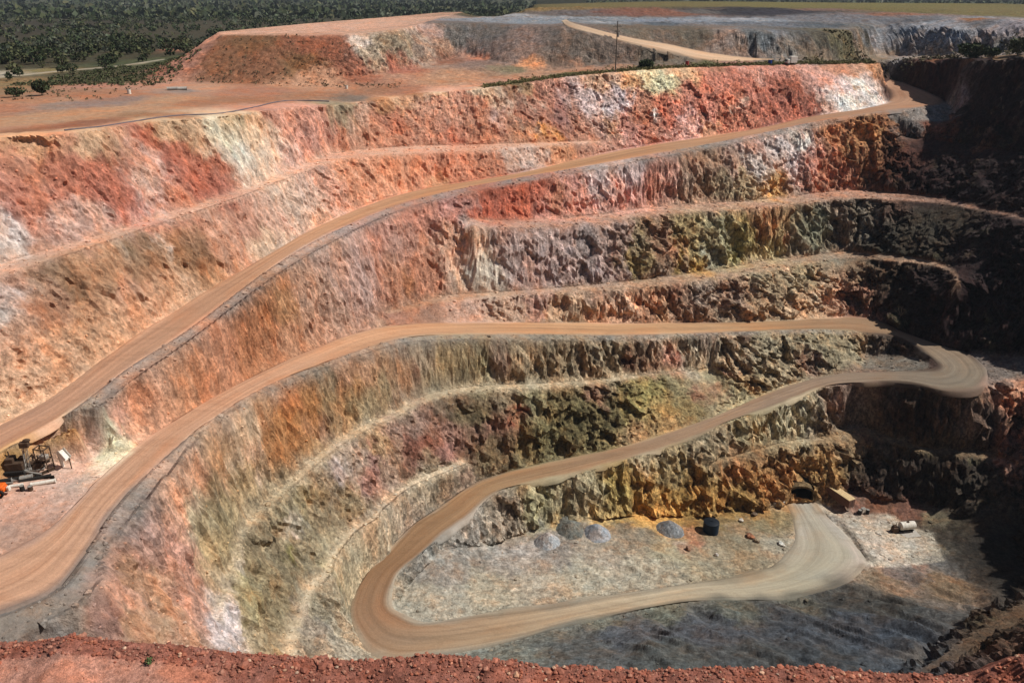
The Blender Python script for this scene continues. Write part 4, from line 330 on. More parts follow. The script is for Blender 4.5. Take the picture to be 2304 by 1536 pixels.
# ------------------------------------------------------------------ terrain solver (plain numpy)
def grow(a, b, step, outer_lo, outer_hi, q=1.035, cap=9.0):
    mid = np.arange(a, b + step * .5, step)
    lo = []; p = a; s = step
    while p > outer_lo:
        s = min(s * q, cap); p -= s; lo.append(p)
    hi = []; p = mid[-1]; s = step
    while p < outer_hi:
        s = min(s * q, cap); p += s; hi.append(p)
    return np.array(lo[::-1] + list(mid) + hi)

XS = grow(-128, 200, .5, -590, 590)
YS = grow(64, 320, .5, -80, 1120)
NX, NY = len(XS), len(YS)

def gi(x, y):
    return np.interp(x, XS, np.arange(NX)), np.interp(y, YS, np.arange(NY))

def sample_line(A):
    out = []
    for a, b in zip(A[:-1], A[1:]):
        ia = np.array(gi(a[0], a[1])); ib = np.array(gi(b[0], b[1]))
        n = int(max(2, np.abs(ib - ia).max() * 2.5)) + 1
        t = np.linspace(0, 1, n)[:, None]
        out.append(a * (1 - t) + b * t)
    return np.concatenate(out)

def densify(A, m=6):
    """Catmull-Rom through the points of a polyline, so that roads and benches curve smoothly"""
    A = np.asarray(A, float)
    if len(A) < 3:
        t = np.linspace(0, 1, m + 1)[:, None]
        return A[0] * (1 - t) + A[1] * t
    Q = np.vstack([2 * A[0] - A[1], A, 2 * A[-1] - A[-2]])
    out = []
    for i in range(1, len(Q) - 2):
        p0, p1, p2, p3 = Q[i - 1], Q[i], Q[i + 1], Q[i + 2]
        # centripetal parametrisation
        d = [max(np.linalg.norm(b - a), 1e-3) ** .5 for a, b in ((p0, p1), (p1, p2), (p2, p3))]
        t0, t1 = 0, d[0]; t2 = t1 + d[1]; t3 = t2 + d[2]
        for t in np.linspace(t1, t2, m, endpoint=False):
            a1 = (t1 - t) / (t1 - t0) * p0 + (t - t0) / (t1 - t0) * p1
            a2 = (t2 - t) / (t2 - t1) * p1 + (t - t1) / (t2 - t1) * p2
            a3 = (t3 - t) / (t3 - t2) * p2 + (t - t2) / (t3 - t2) * p3
            b1 = (t2 - t) / (t2 - t0) * a1 + (t - t0) / (t2 - t0) * a2
            b2 = (t3 - t) / (t3 - t1) * a2 + (t - t1) / (t3 - t1) * a3
            out.append((t2 - t) / (t2 - t1) * b1 + (t - t1) / (t2 - t1) * b2)
    out.append(A[-1])
    return np.array(out)

def fill_strip(A, B, ridge=0.):
    pts = []
    for i in range(len(A) - 1):
        q = [np.array(gi(p[0], p[1])) for p in (A[i], A[i + 1], B[i], B[i + 1])]
        n = int(max(np.abs(q[1] - q[0]).max(), np.abs(q[3] - q[2]).max()) * 2.2) + 2
        m = int(max(np.abs(q[2] - q[0]).max(), np.abs(q[3] - q[1]).max()) * 2.2) + 2
        s, t = np.meshgrid(np.linspace(0, 1, n), np.linspace(0, 1, m), indexing='ij')
        s = s[..., None]; t = t[..., None]
        p = (A[i] * (1 - s) + A[i + 1] * s) * (1 - t) + (B[i] * (1 - s) + B[i + 1] * s) * t
        if ridge: p = p + np.concatenate([0 * t, 0 * t, ridge * np.exp(-((t - .3) / .16) ** 2)], -1)
        pts.append(p.reshape(-1, 3))
    return np.concatenate(pts)

def splat(acc, cnt, pts):
    fx, fy = gi(pts[:, 0], pts[:, 1])
    ix = np.clip(np.rint(fx).astype(int), 0, NX - 1); iy = np.clip(np.rint(fy).astype(int), 0, NY - 1)
    np.add.at(acc, (iy, ix), pts[:, 2]); np.add.at(cnt, (iy, ix), 1)

def solve(acc, cnt):
    """membrane through the constrained cells, coarse to fine"""
    levels = [(acc, cnt)]
    while min(levels[-1][0].shape) > 12:
        a, c = levels[-1]
        h, w_ = a.shape
        a = np.pad(a, ((0, h % 2), (0, w_ % 2))); c = np.pad(c, ((0, h % 2), (0, w_ % 2)))
        a = a[0::2, 0::2] + a[1::2, 0::2] + a[0::2, 1::2] + a[1::2, 1::2]
        c = c[0::2, 0::2] + c[1::2, 0::2] + c[0::2, 1::2] + c[1::2, 1::2]
        levels.append((a, c))
    z = None
    for a, c in levels[::-1]:
        m = c > 0
        v = np.where(m, a / np.maximum(c, 1), 0)
        if z is None:
            z = np.where(m, v, v[m].mean())
        else:
            z = np.repeat(np.repeat(z, 2, 0), 2, 1)[:a.shape[0], :a.shape[1]]
            z = np.where(m, v, z)
        n = 220 if z.size < 40000 else 90
        yy, xx = np.indices(z.shape)
        par = ((yy + xx) % 2 == 0)
        free = [~m & par, ~m & ~par]
        for _ in range(n):
            for f in free:
                zp = np.pad(z, 1, mode='edge')
                avg = (zp[:-2, 1:-1] + zp[2:, 1:-1] + zp[1:-1, :-2] + zp[1:-1, 2:]) * .25
                z = np.where(f, z + 1.45 * (avg - z), z)
    return z

def blur(a, n=1):
    for _ in range(n):
        p = np.pad(a, 1, mode='edge')
        a = (p[:-2, 1:-1] + p[2:, 1:-1] + 2 * p[1:-1, 1:-1]) * .25
        p = np.pad(a, 1, mode='edge')
        a = (p[1:-1, :-2] + p[1:-1, 2:] + 2 * p[1:-1, 1:-1]) * .25
    return a

# ------------------------------------------------------------------ value noise
_rng = np.random.RandomState(7)
_T = _rng.rand(64, 64, 64).astype(np.float32)

def vnoise(x, y, z):
    xi = np.floor(x).astype(np.int32); yi = np.floor(y).astype(np.int32); zi = np.floor(z).astype(np.int32)
    fx = (x - xi).astype(np.float32); fy = (y - yi).astype(np.float32); fz = (z - zi).astype(np.float32)
    fx = fx * fx * (3 - 2 * fx); fy = fy * fy * (3 - 2 * fy); fz = fz * fz * (3 - 2 * fz)
    x0 = xi & 63; x1 = (xi + 1) & 63; y0 = yi & 63; y1 = (yi + 1) & 63; z0 = zi & 63; z1 = (zi + 1) & 63
    def L(a, b, t): return a + (b - a) * t
    return L(L(L(_T[x0, y0, z0], _T[x1, y0, z0], fx), L(_T[x0, y1, z0], _T[x1, y1, z0], fx), fy),
             L(L(_T[x0, y0, z1], _T[x1, y0, z1], fx), L(_T[x0, y1, z1], _T[x1, y1, z1], fx), fy), fz) * 2 - 1

def fbm(x, y, z, o=4, lac=2.03, gain=.5):
    s = 0; a = 1.; t = 0
    for i in range(o):
        s = s + a * vnoise(x + 17.3 * i, y + 5.1 * i, z + 9.7 * i); t += a
        x = x * lac; y = y * lac; z = z * lac; a *= gain
    return s / t

def cells(x, y, z, seed=0):
    """random value of the nearest jittered grid point: flat blocks with sharp steps between them"""
    xi = np.floor(x).astype(np.int32); yi = np.floor(y).astype(np.int32); zi = np.floor(z).astype(np.int32)
    best = np.full(x.shape, 9e9, np.float32); val = np.zeros(x.shape, np.float32)
    for a in (-1, 0, 1):
        for b in (-1, 0, 1):
            for c in (-1, 0, 1):
                i = (xi + a + seed) & 63; j = (yi + b) & 63; k = (zi + c) & 63
                d = (xi + a + _T[i, j, k] - x) ** 2 + (yi + b + _T[j, k, i] - y) ** 2 + (zi + c + _T[k, i, j] - z) ** 2
                m = d < best
                best = np.where(m, d, best); val = np.where(m, _T[(i + 31) & 63, (j + 17) & 63, k], val)
    return val * 2 - 1

# ------------------------------------------------------------------ helpers
def tag(o, label=None, cat=None, group=None, kind=None):
    for k, v in (('label', label), ('category', cat), ('group', group), ('kind', kind)):
        if v: o[k] = v
    return o

def mesh_np(name, V, Fq, mat, parent=None, smooth=True, attrs=None, uv=None):
    """one mesh object out of numpy vertices and quads (or tris)"""
    me = bpy.data.meshes.new(name)
    V = np.asarray(V, np.float32); Fq = np.asarray(Fq, np.int32)
    k = Fq.shape[1]
    me.vertices.add(len(V)); me.vertices.foreach_set('co', V.ravel())
    me.loops.add(Fq.size); me.loops.foreach_set('vertex_index', Fq.ravel())
    me.polygons.add(len(Fq)); me.polygons.foreach_set('loop_start', np.arange(0, Fq.size, k, dtype=np.int32))
    me.polygons.foreach_set('use_smooth', np.full(len(Fq), smooth))
    me.update(calc_edges=True)
    for n, a in (attrs or {}).items():
        if a.ndim == 2:
            at = me.attributes.new(n, 'FLOAT_COLOR', 'POINT')
            at.data.foreach_set('color', np.concatenate([a, np.ones((len(a), 1))], 1).astype(np.float32).ravel())
        else:
            at = me.attributes.new(n, 'FLOAT', 'POINT'); at.data.foreach_set('value', a.astype(np.float32))
    if uv is not None:
        l = me.uv_layers.new(name='UVMap'); l.data.foreach_set('uv', uv[Fq.ravel()].astype(np.float32).ravel())
    me.materials.append(mat)
    o = bpy.data.objects.new(name, me); C.objects.link(o)
    if parent: o.parent = parent
    return o

class NB:
    def __init__(s, name):
        s.m = bpy.data.materials.new(name); s.m.use_nodes = True
        s.t = s.m.node_tree; s.t.nodes.clear()
        s.out = s.n('ShaderNodeOutputMaterial'); s.b = s.n('ShaderNodeBsdfPrincipled')
        s.l(s.b.outputs[0], s.out.inputs[0])
        s.b.inputs['Roughness'].default_value = .9
        s.b.inputs['Specular IOR Level'].default_value = .15
    def n(s, t, **k):
        o = s.t.nodes.new(t)
        for a, v in k.items(): setattr(o, a, v)
        return o
    def l(s, a, b): s.t.links.new(a, b)
    def attr(s, name, col=True):
        o = s.n('ShaderNodeAttribute', attribute_name=name)
        return o.outputs['Color'] if col else o.outputs['Fac']
    def noise(s, vec, scale, detail=4, rough=.55, dist=0.):
        o = s.n('ShaderNodeTexNoise'); o.inputs['Scale'].default_value = scale
        o.inputs['Detail'].default_value = detail; o.inputs['Roughness'].default_value = rough
        o.inputs['Distortion'].default_value = dist
        if vec is not None: s.l(vec, o.inputs['Vector'])
        return o.outputs['Fac']
    def pos(s): return s.n('ShaderNodeNewGeometry').outputs['Position']
    def scale(s, vec, xyz):
        o = s.n('ShaderNodeVectorMath', operation='MULTIPLY'); s.l(vec, o.inputs[0]); o.inputs[1].default_value = xyz
        return o.outputs[0]
    def ramp(s, f, a, b, va=0., vb=1.):
        o = s.n('ShaderNodeMapRange'); o.clamp = True
        for i, v in zip((1, 2, 3, 4), (a, b, va, vb)): o.inputs[i].default_value = v
        s.l(f, o.inputs[0]); return o.outputs[0]
    def math(s, op, a, b):
        o = s.n('ShaderNodeMath', operation=op)
        for i, v in enumerate((a, b)):
            if isinstance(v, (int, float)): o.inputs[i].default_value = v
            else: s.l(v, o.inputs[i])
        return o.outputs[0]
    def mix(s, f, a, b, mode='MIX'):
        o = s.n('ShaderNodeMix', data_type='RGBA', blend_type=mode)
        for sock, v in ((o.inputs[0], f), (o.inputs[6], a), (o.inputs[7], b)):
            if isinstance(v, (int, float)): sock.default_value = v
            elif isinstance(v, tuple): sock.default_value = (*v, 1)
            else: s.l(v, sock)
        return o.outputs[2]
    def grey(s, f):
        o = s.n('ShaderNodeCombineColor')
        for i in range(3): s.l(f, o.inputs[i])
        return o.outputs[0]
    def bump(s, h, strength=.5, dist=1., prev=None):
        o = s.n('ShaderNodeBump'); o.inputs['Strength'].default_value = strength; o.inputs['Distance'].default_value = dist
        s.l(h, o.inputs['Height'])
        if prev is not None: s.l(prev, o.inputs['Normal'])
        return o.outputs[0]
    def base(s, c):
        if isinstance(c, tuple): s.b.inputs['Base Color'].default_value = (*c, 1)
        else: s.l(c, s.b.inputs['Base Color'])
    def normal(s, n): s.l(n, s.b.inputs['Normal'])

def rock_material(name, fine=1.0, contrast=1.0, bumpd=.8, rugged=False):
    b = NB(name); p = b.pos()
    col = b.attr('col'); wall = b.attr('wall', False); rug = b.attr('rug', False) if rugged else None
    amt = lambda v_, g=b: v_ if rug is None else g.math('ADD', 1.0, g.math('MULTIPLY', rug, g.math('SUBTRACT', v_, 1.0)))
    st = b.scale(p, (1, 1, .62))
    n1 = b.noise(st, .62 * fine, 8, .74)
    n2 = b.noise(p, 1.5 * fine, 6, .75)
    n3 = b.noise(b.scale(p, (1, 1, .45)), .16 * fine, 6, .66)
    n4 = b.noise(b.scale(p, (1, 1, .35)), 1.1 * fine, 4, .7)
    v = b.ramp(n1, .30, .70, 1 - .50 * contrast, 1 + .52 * contrast)
    c = b.mix(1., col, b.grey(amt(v)), 'MULTIPLY')
    n5 = b.noise(b.scale(p, (1, 1, .10)), .8 * fine, 5, .7)
    c = b.mix(b.math('MULTIPLY', wall, .85), c, b.mix(1., c, b.grey(b.ramp(n5, .32, .68, .74, 1.26)), 'MULTIPLY'))
    v2 = b.ramp(n2, .32, .68, 1 - .36 * contrast, 1 + .34 * contrast)
    c = b.mix(1., c, b.grey(amt(v2)), 'MULTIPLY')
    crack = b.math('MULTIPLY', b.ramp(n4, .40, .30), b.ramp(wall, .3, 1, 0, .75 * contrast))
    c = b.mix(crack, c, b.mix(1., c, (.34, .31, .30), 'MULTIPLY'))
    warm = b.mix(1., c, (1.12, .94, .82), 'MULTIPLY')
    cool = b.mix(1., c, (.92, 1.0, 1.07), 'MULTIPLY')
    c = b.mix(b.ramp(n3, .50, .62), c, warm)
    c = b.mix(b.ramp(n3, .47, .36), c, cool)
    jit = b.n('ShaderNodeTexNoise'); jit.inputs['Scale'].default_value = .9 * fine; jit.inputs['Detail'].default_value = 3; b.l(p, jit.inputs['Vector'])
    jv = b.n('ShaderNodeVectorMath', operation='MULTIPLY_ADD'); b.l(jit.outputs['Color'], jv.inputs[0]); jv.inputs[1].default_value = (1.1, 1.1, 1.1); b.l(b.scale(p, (1, 1, .7)), jv.inputs[2])
    hs = []
    for sc_, am in ((.55 * fine, .26), (1.7 * fine, .34)):
        vc = b.n('ShaderNodeTexVoronoi'); vc.inputs['Scale'].default_value = sc_; b.l(jv.outputs[0], vc.inputs['Vector'])
        sp = b.n('ShaderNodeSeparateColor'); b.l(vc.outputs['Color'], sp.inputs[0])
        am2 = b.ramp(wall, 0, .8, am * .45 * contrast, am * contrast)
        k_ = b.math('ADD', 1.0, b.math('MULTIPLY', am2, b.math('MULTIPLY', b.math('SUBTRACT', sp.outputs[0], .5), 2.0)))
        c = b.mix(1., c, b.grey(amt(k_)), 'MULTIPLY')
        hs.append(b.math('MULTIPLY', sp.outputs[1], .55 / (1 + sc_)))
    # pale stone chips and small dark stones lying about
    vo = b.n('ShaderNodeTexVoronoi'); vo.inputs['Scale'].default_value = 1.5 * fine; b.l(p, vo.inputs['Vector'])
    chip = b.ramp(vo.outputs['Distance'], .16, .1)
    sel = b.n('ShaderNodeSeparateColor'); b.l(vo.outputs['Color'], sel.inputs[0])
    pale = b.math('MULTIPLY', chip, b.ramp(sel.outputs[0], .72, .76))
    dark = b.math('MULTIPLY', chip, b.ramp(sel.outputs[0], .28, .24))
    c = b.mix(b.math('MULTIPLY', pale, .45), c, b.mix(1., c, (1.5, 1.5, 1.5), 'MULTIPLY'))
    c = b.mix(b.math('MULTIPLY', dark, .6), c, b.mix(1., c, (.45, .45, .45), 'MULTIPLY'))
    b.base(c)
    h = b.math('ADD', b.math('MULTIPLY', n1, .9), b.math('MULTIPLY', n2, .5))
    for q_ in hs: h = b.math('ADD', h, q_)
    h = b.math('MULTIPLY', h, b.ramp(wall, 0, 1, .25, 1.0))
    b.normal(b.bump(h, 1.0, bumpd))
    return b.m

MAT_ROCK = rock_material('weathered_pit_rock', rugged=True)
MAT_SOIL = rock_material('dry_red_soil', .8, .75, .4, rugged=True)

# ------------------------------------------------------------------ heightfield
def srgb(h):
    c = np.array([int(h[i:i + 2], 16) / 255 for i in (0, 2, 4)])
    return np.where(c <= .04045, c / 12.92, ((c + .055) / 1.055) ** 2.4)

acc = np.zeros((NY, NX)); cnt = np.zeros((NY, NX))
for n, A in DATA['lines']:
    splat(acc, cnt, sample_line(densify(np.array(A))))
scol = np.zeros((NY, NX, 3)); sw = np.zeros((NY, NX)); flat = np.zeros((NY, NX)); road = np.zeros((NY, NX))
STR = {}
for n, A, B, c in DATA['strips']:
    A = densify(np.array(A)); B = densify(np.array(B)); STR[n] = (A, B)
    p = fill_strip(A, B)
    if n in ('berm1', 'berm2', 'berm3'):
        p = fill_strip(A, B, .8)
    a2 = np.zeros_like(acc); c2 = np.zeros_like(cnt); splat(a2, c2, p)
    m = c2 > 0
    acc[m] = a2[m]; cnt[m] = c2[m]; flat[m] = 1
    if c in ('road', 'floor') or n == 'ramp4': road[m] = 1
    if c and len(c) == 6 and n != 'ramp4': scol[m] = srgb(c); sw[m] = .9
Z = solve(acc, cnt)
X2, Y2 = np.meshgrid(XS, YS)
Z = blur(Z, 1)
ZS = Z.copy()                                      # smooth surface, for setting things down

def height(x, y):
    fx, fy = gi(x, y); i = int(min(max(fx, 0), NX - 2)); j = int(min(max(fy, 0), NY - 2)); fx -= i; fy -= j
    return float((ZS[j, i] * (1 - fx) + ZS[j, i + 1] * fx) * (1 - fy) + (ZS[j + 1, i] * (1 - fx) + ZS[j + 1, i + 1] * fx) * fy)

def slopes(Z):
    gy, gx = np.gradient(Z)
    return gx / np.gradient(XS)[None], gy / np.gradient(YS)[:, None]

Zb = blur(Z, 2)
gx, gy = slopes(Zb)
sl = np.sqrt(gx ** 2 + gy ** 2)
wall = np.clip((sl - .45) / .6, 0, 1); wall = wall * wall * (3 - 2 * wall)
hx, hy = -gx / (sl + 1e-6), -gy / (sl + 1e-6)
f32 = lambda a: a.astype(np.float32)
x, y, z = f32(X2), f32(Y2), f32(Z)
hard = np.clip((x + 25) / 70, 0, 1) * np.clip((-z - 50) / 25, .25, 1)      # fresh rock low and to the east, clay up west
hard = np.clip(hard + .25 * (z < -95), .12, 1) + .5 * np.clip((x - 105) / 25, 0, 1) * (z < -45)
wx = 2.2 * fbm(x * .09, y * .09, z * .09, 3)
ribs = 1 - 2 * np.abs(vnoise((x + wx) * .27, (y + wx) * .27, z * .035))      # drill-hole ribs and clefts
ribs2 = 1 - 2 * np.abs(vnoise(x * .7 + 9, y * .7, z * .09))
blocks = fbm(x * .3 + 31, y * .3, z * .22, 4, gain=.6)
big = fbm(x * .055 + 3, y * .055, z * .05, 3)
cm = np.clip(.5 + 2.2 * vnoise(x * .045 + 12, y * .045, z * .05), 0, 1)
cleft = -np.clip(1 - np.abs(vnoise((x + wx) * .2 + 70, (y + wx) * .2, z * .03)) / .13, 0, 1) * cm * 2.2 - np.clip(1 - np.abs(vnoise((x + wx) * .55 + 20, (y + wx) * .55, z * .10)) / .2, 0, 1) * cm * .9
wq = .8 * vnoise(x * .5, y * .5, z * .5)
blk = cells(x * .19 + wq * .2, y * .19, z * .12) * 1.5 + cells(x * .46 + wq * .3, y * .46, z * .34, 9) * .8
fine = fbm(x * .9 + 3, y * .9, z * .8, 3, gain=.7)
gully = -np.clip(vnoise((x + wx) * .16 + 40, (y + wx) * .16, z * .012) - .15, 0, 1) * 2
d = wall * (hard * (.7 * ribs + .45 * ribs2 + .8 * blocks + 1.2 * big + np.clip((x + 20) / 50, .25, 1) * cleft + .8 * fine + 1.2 * blk) + (1 - hard) * (1.2 * gully + .7 * blocks + .3 * ribs2 + 1.0 * big + .6 * fine + .12 * cleft + .2 * blk))
roadn = blur(np.maximum(road, .45 * (sw > 0)), 5)
keep = np.clip(1 - roadn * 1.6, 0, 1) * (1 - .75 * np.clip(blur(sw > 0, 2) * 1.5, 0, 1))
d *= keep
rough = (.10 + .22 * np.clip(sl * 1.5, 0, 1)) * keep
fur = np.exp(-((Y2 - 142) / 26) ** 4) * np.clip((X2 - 8) / 20, 0, 1) * np.clip((128 - X2) / 15, 0, 1) * np.clip((-Z - 116) / 5, 0, 1) * (Z < -116)
furrow = vnoise((x + y) * .19 + 1.2 * vnoise(x * .08, y * .08, z * 0), (x - y) * .022, z * 0 + 8) + .5 * vnoise((x + y) * .45, (x - y) * .06, z * 0 + 3)
dz = rough * fbm(x * .55, y * .55, z * .3 + 5, 3) * 1.6
edge = .8 * fbm(x * .16 + 60, y * .16, z * .16, 3, gain=.6) * keep * np.clip((Y2 - 40) / 30, 0, 1)
edge2 = .8 * fbm(x * .16 + 7, y * .16 + 50, z * .16, 3, gain=.6) * keep * np.clip((Y2 - 40) / 30, 0, 1)
dz = dz + fur * keep * (1.25 * furrow + .7 * fbm(x * .22, y * .22, z * 0 + 6, 3))
# heaped rubble on the gravel shoulders and rocky tops of the grey heap
rubble = np.clip((Y2 - 395) / 25, 0, 1) * np.clip((X2 + 45) / 30, 0, 1) * np.clip((Z + 18.5) / 1.5, 0, 1) * np.clip((640 - Y2) / 60, 0, 1)
dz = dz + rubble * keep * (2.0 * np.abs(fbm(x * .05, y * .05, z * 0 + 3, 4, gain=.6)) + .5 * fbm(x * .3, y * .3, z * 0, 2))
PX = X2 + hx * d * .9 + edge; PY = Y2 + hy * d * .9 + edge2
PZ = Z + d * .28 + dz - .30 * (blur(road, 1) > .98)

# ------------------------------------------------------------------ rock colours set at places in the pit, shade painted into the east wall
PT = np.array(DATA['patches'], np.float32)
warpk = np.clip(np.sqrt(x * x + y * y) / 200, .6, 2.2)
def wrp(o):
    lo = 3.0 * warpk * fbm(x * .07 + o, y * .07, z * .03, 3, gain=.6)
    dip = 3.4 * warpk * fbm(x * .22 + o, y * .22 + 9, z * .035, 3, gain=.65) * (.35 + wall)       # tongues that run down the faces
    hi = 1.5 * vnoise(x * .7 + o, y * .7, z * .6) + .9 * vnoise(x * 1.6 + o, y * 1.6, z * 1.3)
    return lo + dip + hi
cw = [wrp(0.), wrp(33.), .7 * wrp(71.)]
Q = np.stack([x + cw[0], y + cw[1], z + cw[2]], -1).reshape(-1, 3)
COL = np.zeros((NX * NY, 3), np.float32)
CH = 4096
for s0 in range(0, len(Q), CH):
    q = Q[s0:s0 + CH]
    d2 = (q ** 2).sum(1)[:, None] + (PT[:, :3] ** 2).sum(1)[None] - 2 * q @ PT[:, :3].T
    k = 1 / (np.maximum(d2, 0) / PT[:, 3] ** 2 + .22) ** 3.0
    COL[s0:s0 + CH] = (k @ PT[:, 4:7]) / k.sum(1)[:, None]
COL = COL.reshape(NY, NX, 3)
mean_ = np.stack([blur(COL[..., i], 90) for i in range(3)], -1)
far_ = np.clip((Y2 - 300) / 30, 0, 1)[..., None]
COL = COL * (.70 + .30 * far_) + mean_ * (.30 - .30 * far_)
swb = (blur(sw, 1) * np.clip(.72 + .75 * fbm(x * .16, y * .16, z * .16 + 2, 4, gain=.65), .25, 1))[..., None]
scb = np.stack([blur(scol[..., i] * (sw > 0), 1) for i in range(3)], -1) / np.maximum(blur((sw > 0) * 1., 1), 1e-3)[..., None]
COL = COL * (1 - swb) + scb * swb
# mineral streaks running down the soft walls, dust lying where it is flat
stk = vnoise(x * .5, y * .5, z * .03) * .6 + vnoise(x * 1.3, y * 1.3, z * .07) * .4
COL *= (1 + (.26 * stk * wall)[..., None])
soft = wall * (1 - hard) * np.clip((z + 62) / 12, 0, 1)
pale = np.clip(fbm(x * .34 + 5, y * .34, z * .022, 3, gain=.65) * 3 - .55, 0, 1) * np.clip(.35 + 1.6 * vnoise(x * .03 + 50, y * .03, z * .05), 0, 1) * soft
COL = COL * (1 - .55 * pale[..., None]) + np.array([.62, .48, .37]) * .55 * pale[..., None]
rust = np.clip(fbm(x * .3 + 77, y * .3, z * .05, 4, gain=.6) * 3 - .6, 0, 1) * wall * .45
COL = COL * (1 - rust[..., None] * (1 - np.array([1.0, .72, .55])))
olive = np.clip(fbm(x * .2 + 17, y * .2 + 40, z * .12, 4, gain=.6) * 3 - .7, 0, 1) * hard * wall * .25
COL = COL * (1 - olive[..., None]) + np.array([.13, .125, .06]) * olive[..., None]
COL = np.clip(COL, .012, .82)

# ------------------------------------------------------------------ split into pit, ground and heaps
def inside(poly, x, y):
    r = np.zeros(x.shape, bool); n = len(poly)
    for i in range(n):
        (x1, y1), (x2, y2) = poly[i], poly[(i + 1) % n]
        if y1 == y2: continue
        c = ((y1 > y) != (y2 > y)) & (x < (x2 - x1) * (y - y1) / (y2 - y1) + x1)
        r ^= c
    return r
LN = {n: np.array(A) for n, A in DATA['lines']}
rimpoly = [tuple(p[:2]) for p in np.concatenate([densify(LN['rim']), LN['rimE'], LN['rimEx'], LN['rimS'][::-1], LN['rimW'][::-1]])]
IDX = np.arange(NX * NY).reshape(NY, NX)
F = np.stack([IDX[:-1, :-1], IDX[:-1, 1:], IDX[1:, 1:], IDX[1:, :-1]], -1).reshape(-1, 4)
cx = (X2[:-1, :-1] + X2[1:, 1:]).ravel() / 2; cy = (Y2[:-1, :-1] + Y2[1:, 1:]).ravel() / 2
pit = inside(rimpoly, cx, cy)
zc = (Z[:-1, :-1] + Z[1:, 1:]).ravel() / 2
heap = (~pit) & (cy > 290) & (zc > -27.2) & (cx > -190) & (cy > 420 - .9 * (cx + 200))
rot_ = math.radians(-6); ux_ = (cx - 86.0) * math.cos(rot_) + (cy - 201.2) * math.sin(rot_); uy_ = -(cx - 86.0) * math.sin(rot_) + (cy - 201.2) * math.cos(rot_)
hole = (np.abs(ux_) < 3.5) & (uy_ > -.6) & (uy_ < 6) & (zc < -134.4)
pit &= ~hole
heap &= ~((cx > 120) & (cy < 385 ) & (zc < -25.5))
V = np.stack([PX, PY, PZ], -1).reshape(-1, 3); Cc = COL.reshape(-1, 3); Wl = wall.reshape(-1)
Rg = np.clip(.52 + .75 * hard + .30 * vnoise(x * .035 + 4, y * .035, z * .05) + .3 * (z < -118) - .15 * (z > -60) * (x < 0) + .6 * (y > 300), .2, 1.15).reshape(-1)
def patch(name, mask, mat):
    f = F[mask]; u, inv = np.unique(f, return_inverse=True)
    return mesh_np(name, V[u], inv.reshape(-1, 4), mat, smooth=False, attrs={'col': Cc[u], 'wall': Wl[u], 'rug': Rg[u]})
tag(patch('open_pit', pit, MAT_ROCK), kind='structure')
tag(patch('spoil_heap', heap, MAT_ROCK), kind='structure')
tag(patch('ground', ~pit & ~heap & ~hole, MAT_SOIL), kind='structure')

# the plain goes on to the horizon
g = NB('distant_bushland'); p_ = g.pos()
n_ = g.noise(p_, .012, 6, .7); n2_ = g.noise(p_, .1, 4, .7)
c_ = g.mix(g.ramp(n_, .4, .62), (.035, .045, .022), (.075, .068, .035))
c_ = g.mix(g.ramp(n2_, .62, .72), c_, (.16, .10, .06))
g.base(c_); g.normal(g.bump(n2_, 1, 3))
def ring(name, mat):
    bx = [-26000, XS[0] + 1, XS[-1] - 1, 26000]; by = [-3000, YS[0] + 1, YS[-1] - 1, 26000]
    V_ = [(a, b_, -34.6) for b_ in by for a in bx]
    F_ = [(j * 4 + i, j * 4 + i + 1, j * 4 + i + 5, j * 4 + i + 4) for j in range(3) for i in range(3) if (i, j) != (1, 1)]
    return tag(mesh_np(name, V_, F_, mat, smooth=False), kind='structure')
ring('plain', g.m)

# ------------------------------------------------------------------ roads
def road_material():
    b = NB('graded_dirt_road'); u = b.n('ShaderNodeUVMap').outputs[0]
    col = b.attr('col'); p = b.pos()
    wn = b.n('ShaderNodeTexNoise'); wn.inputs['Scale'].default_value = 1.; wn.inputs['Detail'].default_value = 2; b.l(b.scale(u, (.022, 1.2, 1)), wn.inputs['Vector'])
    wa = b.n('ShaderNodeVectorMath', operation='MULTIPLY_ADD'); b.l(wn.outputs['Color'], wa.inputs[0]); wa.inputs[1].default_value = (0, .34, 0); b.l(u, wa.inputs[2])
    u = wa.outputs[0]
    s1 = b.noise(b.scale(u, (.012, 5, 1)), 1.0, 4, .55, .3)
    s2 = b.noise(b.scale(u, (.02, 22, 1)), 1.0, 3, .6, .2)
    big = b.noise(b.scale(u, (.05, 1.6, 1)), 1., 4, .6)
    f = b.noise(p, 2.5, 4, .7)
    c = b.mix(1., col, b.grey(b.ramp(s1, .3, .7, .80, 1.16)), 'MULTIPLY')
    c = b.mix(1., c, b.grey(b.ramp(s2, .3, .7, .90, 1.09)), 'MULTIPLY')
    c = b.mix(1., c, b.grey(b.ramp(f, .3, .7, .88, 1.1)), 'MULTIPLY')
    xr = b.noise(b.scale(p, (.10, .28, .1)), 1.0, 5, .62, 1.4)
    c = b.mix(b.ramp(xr, .54, .62, 0, .45), c, b.mix(1., c, (.80, .78, .76), 'MULTIPLY'))
    c = b.mix(b.ramp(xr, .44, .36, 0, .45), c, b.mix(1., c, (1.14, 1.13, 1.12), 'MULTIPLY'))
    rut = b.noise(b.scale(u, (.006, 13, 1)), 1.0, 2, .5, 0)
    c = b.mix(b.ramp(rut, .60, .68, 0, .4), c, b.mix(1., c, (.70, .66, .62), 'MULTIPLY'))
    c = b.mix(b.ramp(big, .5, .68, 0, .6), c, b.mix(1., c, (1.08, .88, .74), 'MULTIPLY'))
    c = b.mix(b.ramp(big, .45, .3, 0, .6), c, b.mix(1., c, (.88, .95, 1.04), 'MULTIPLY'))
    b.base(c)
    b.normal(b.bump(b.math('ADD', s1, b.math('MULTIPLY', f, .3)), .6, .35))
    return b.m
MAT_ROAD = road_material()

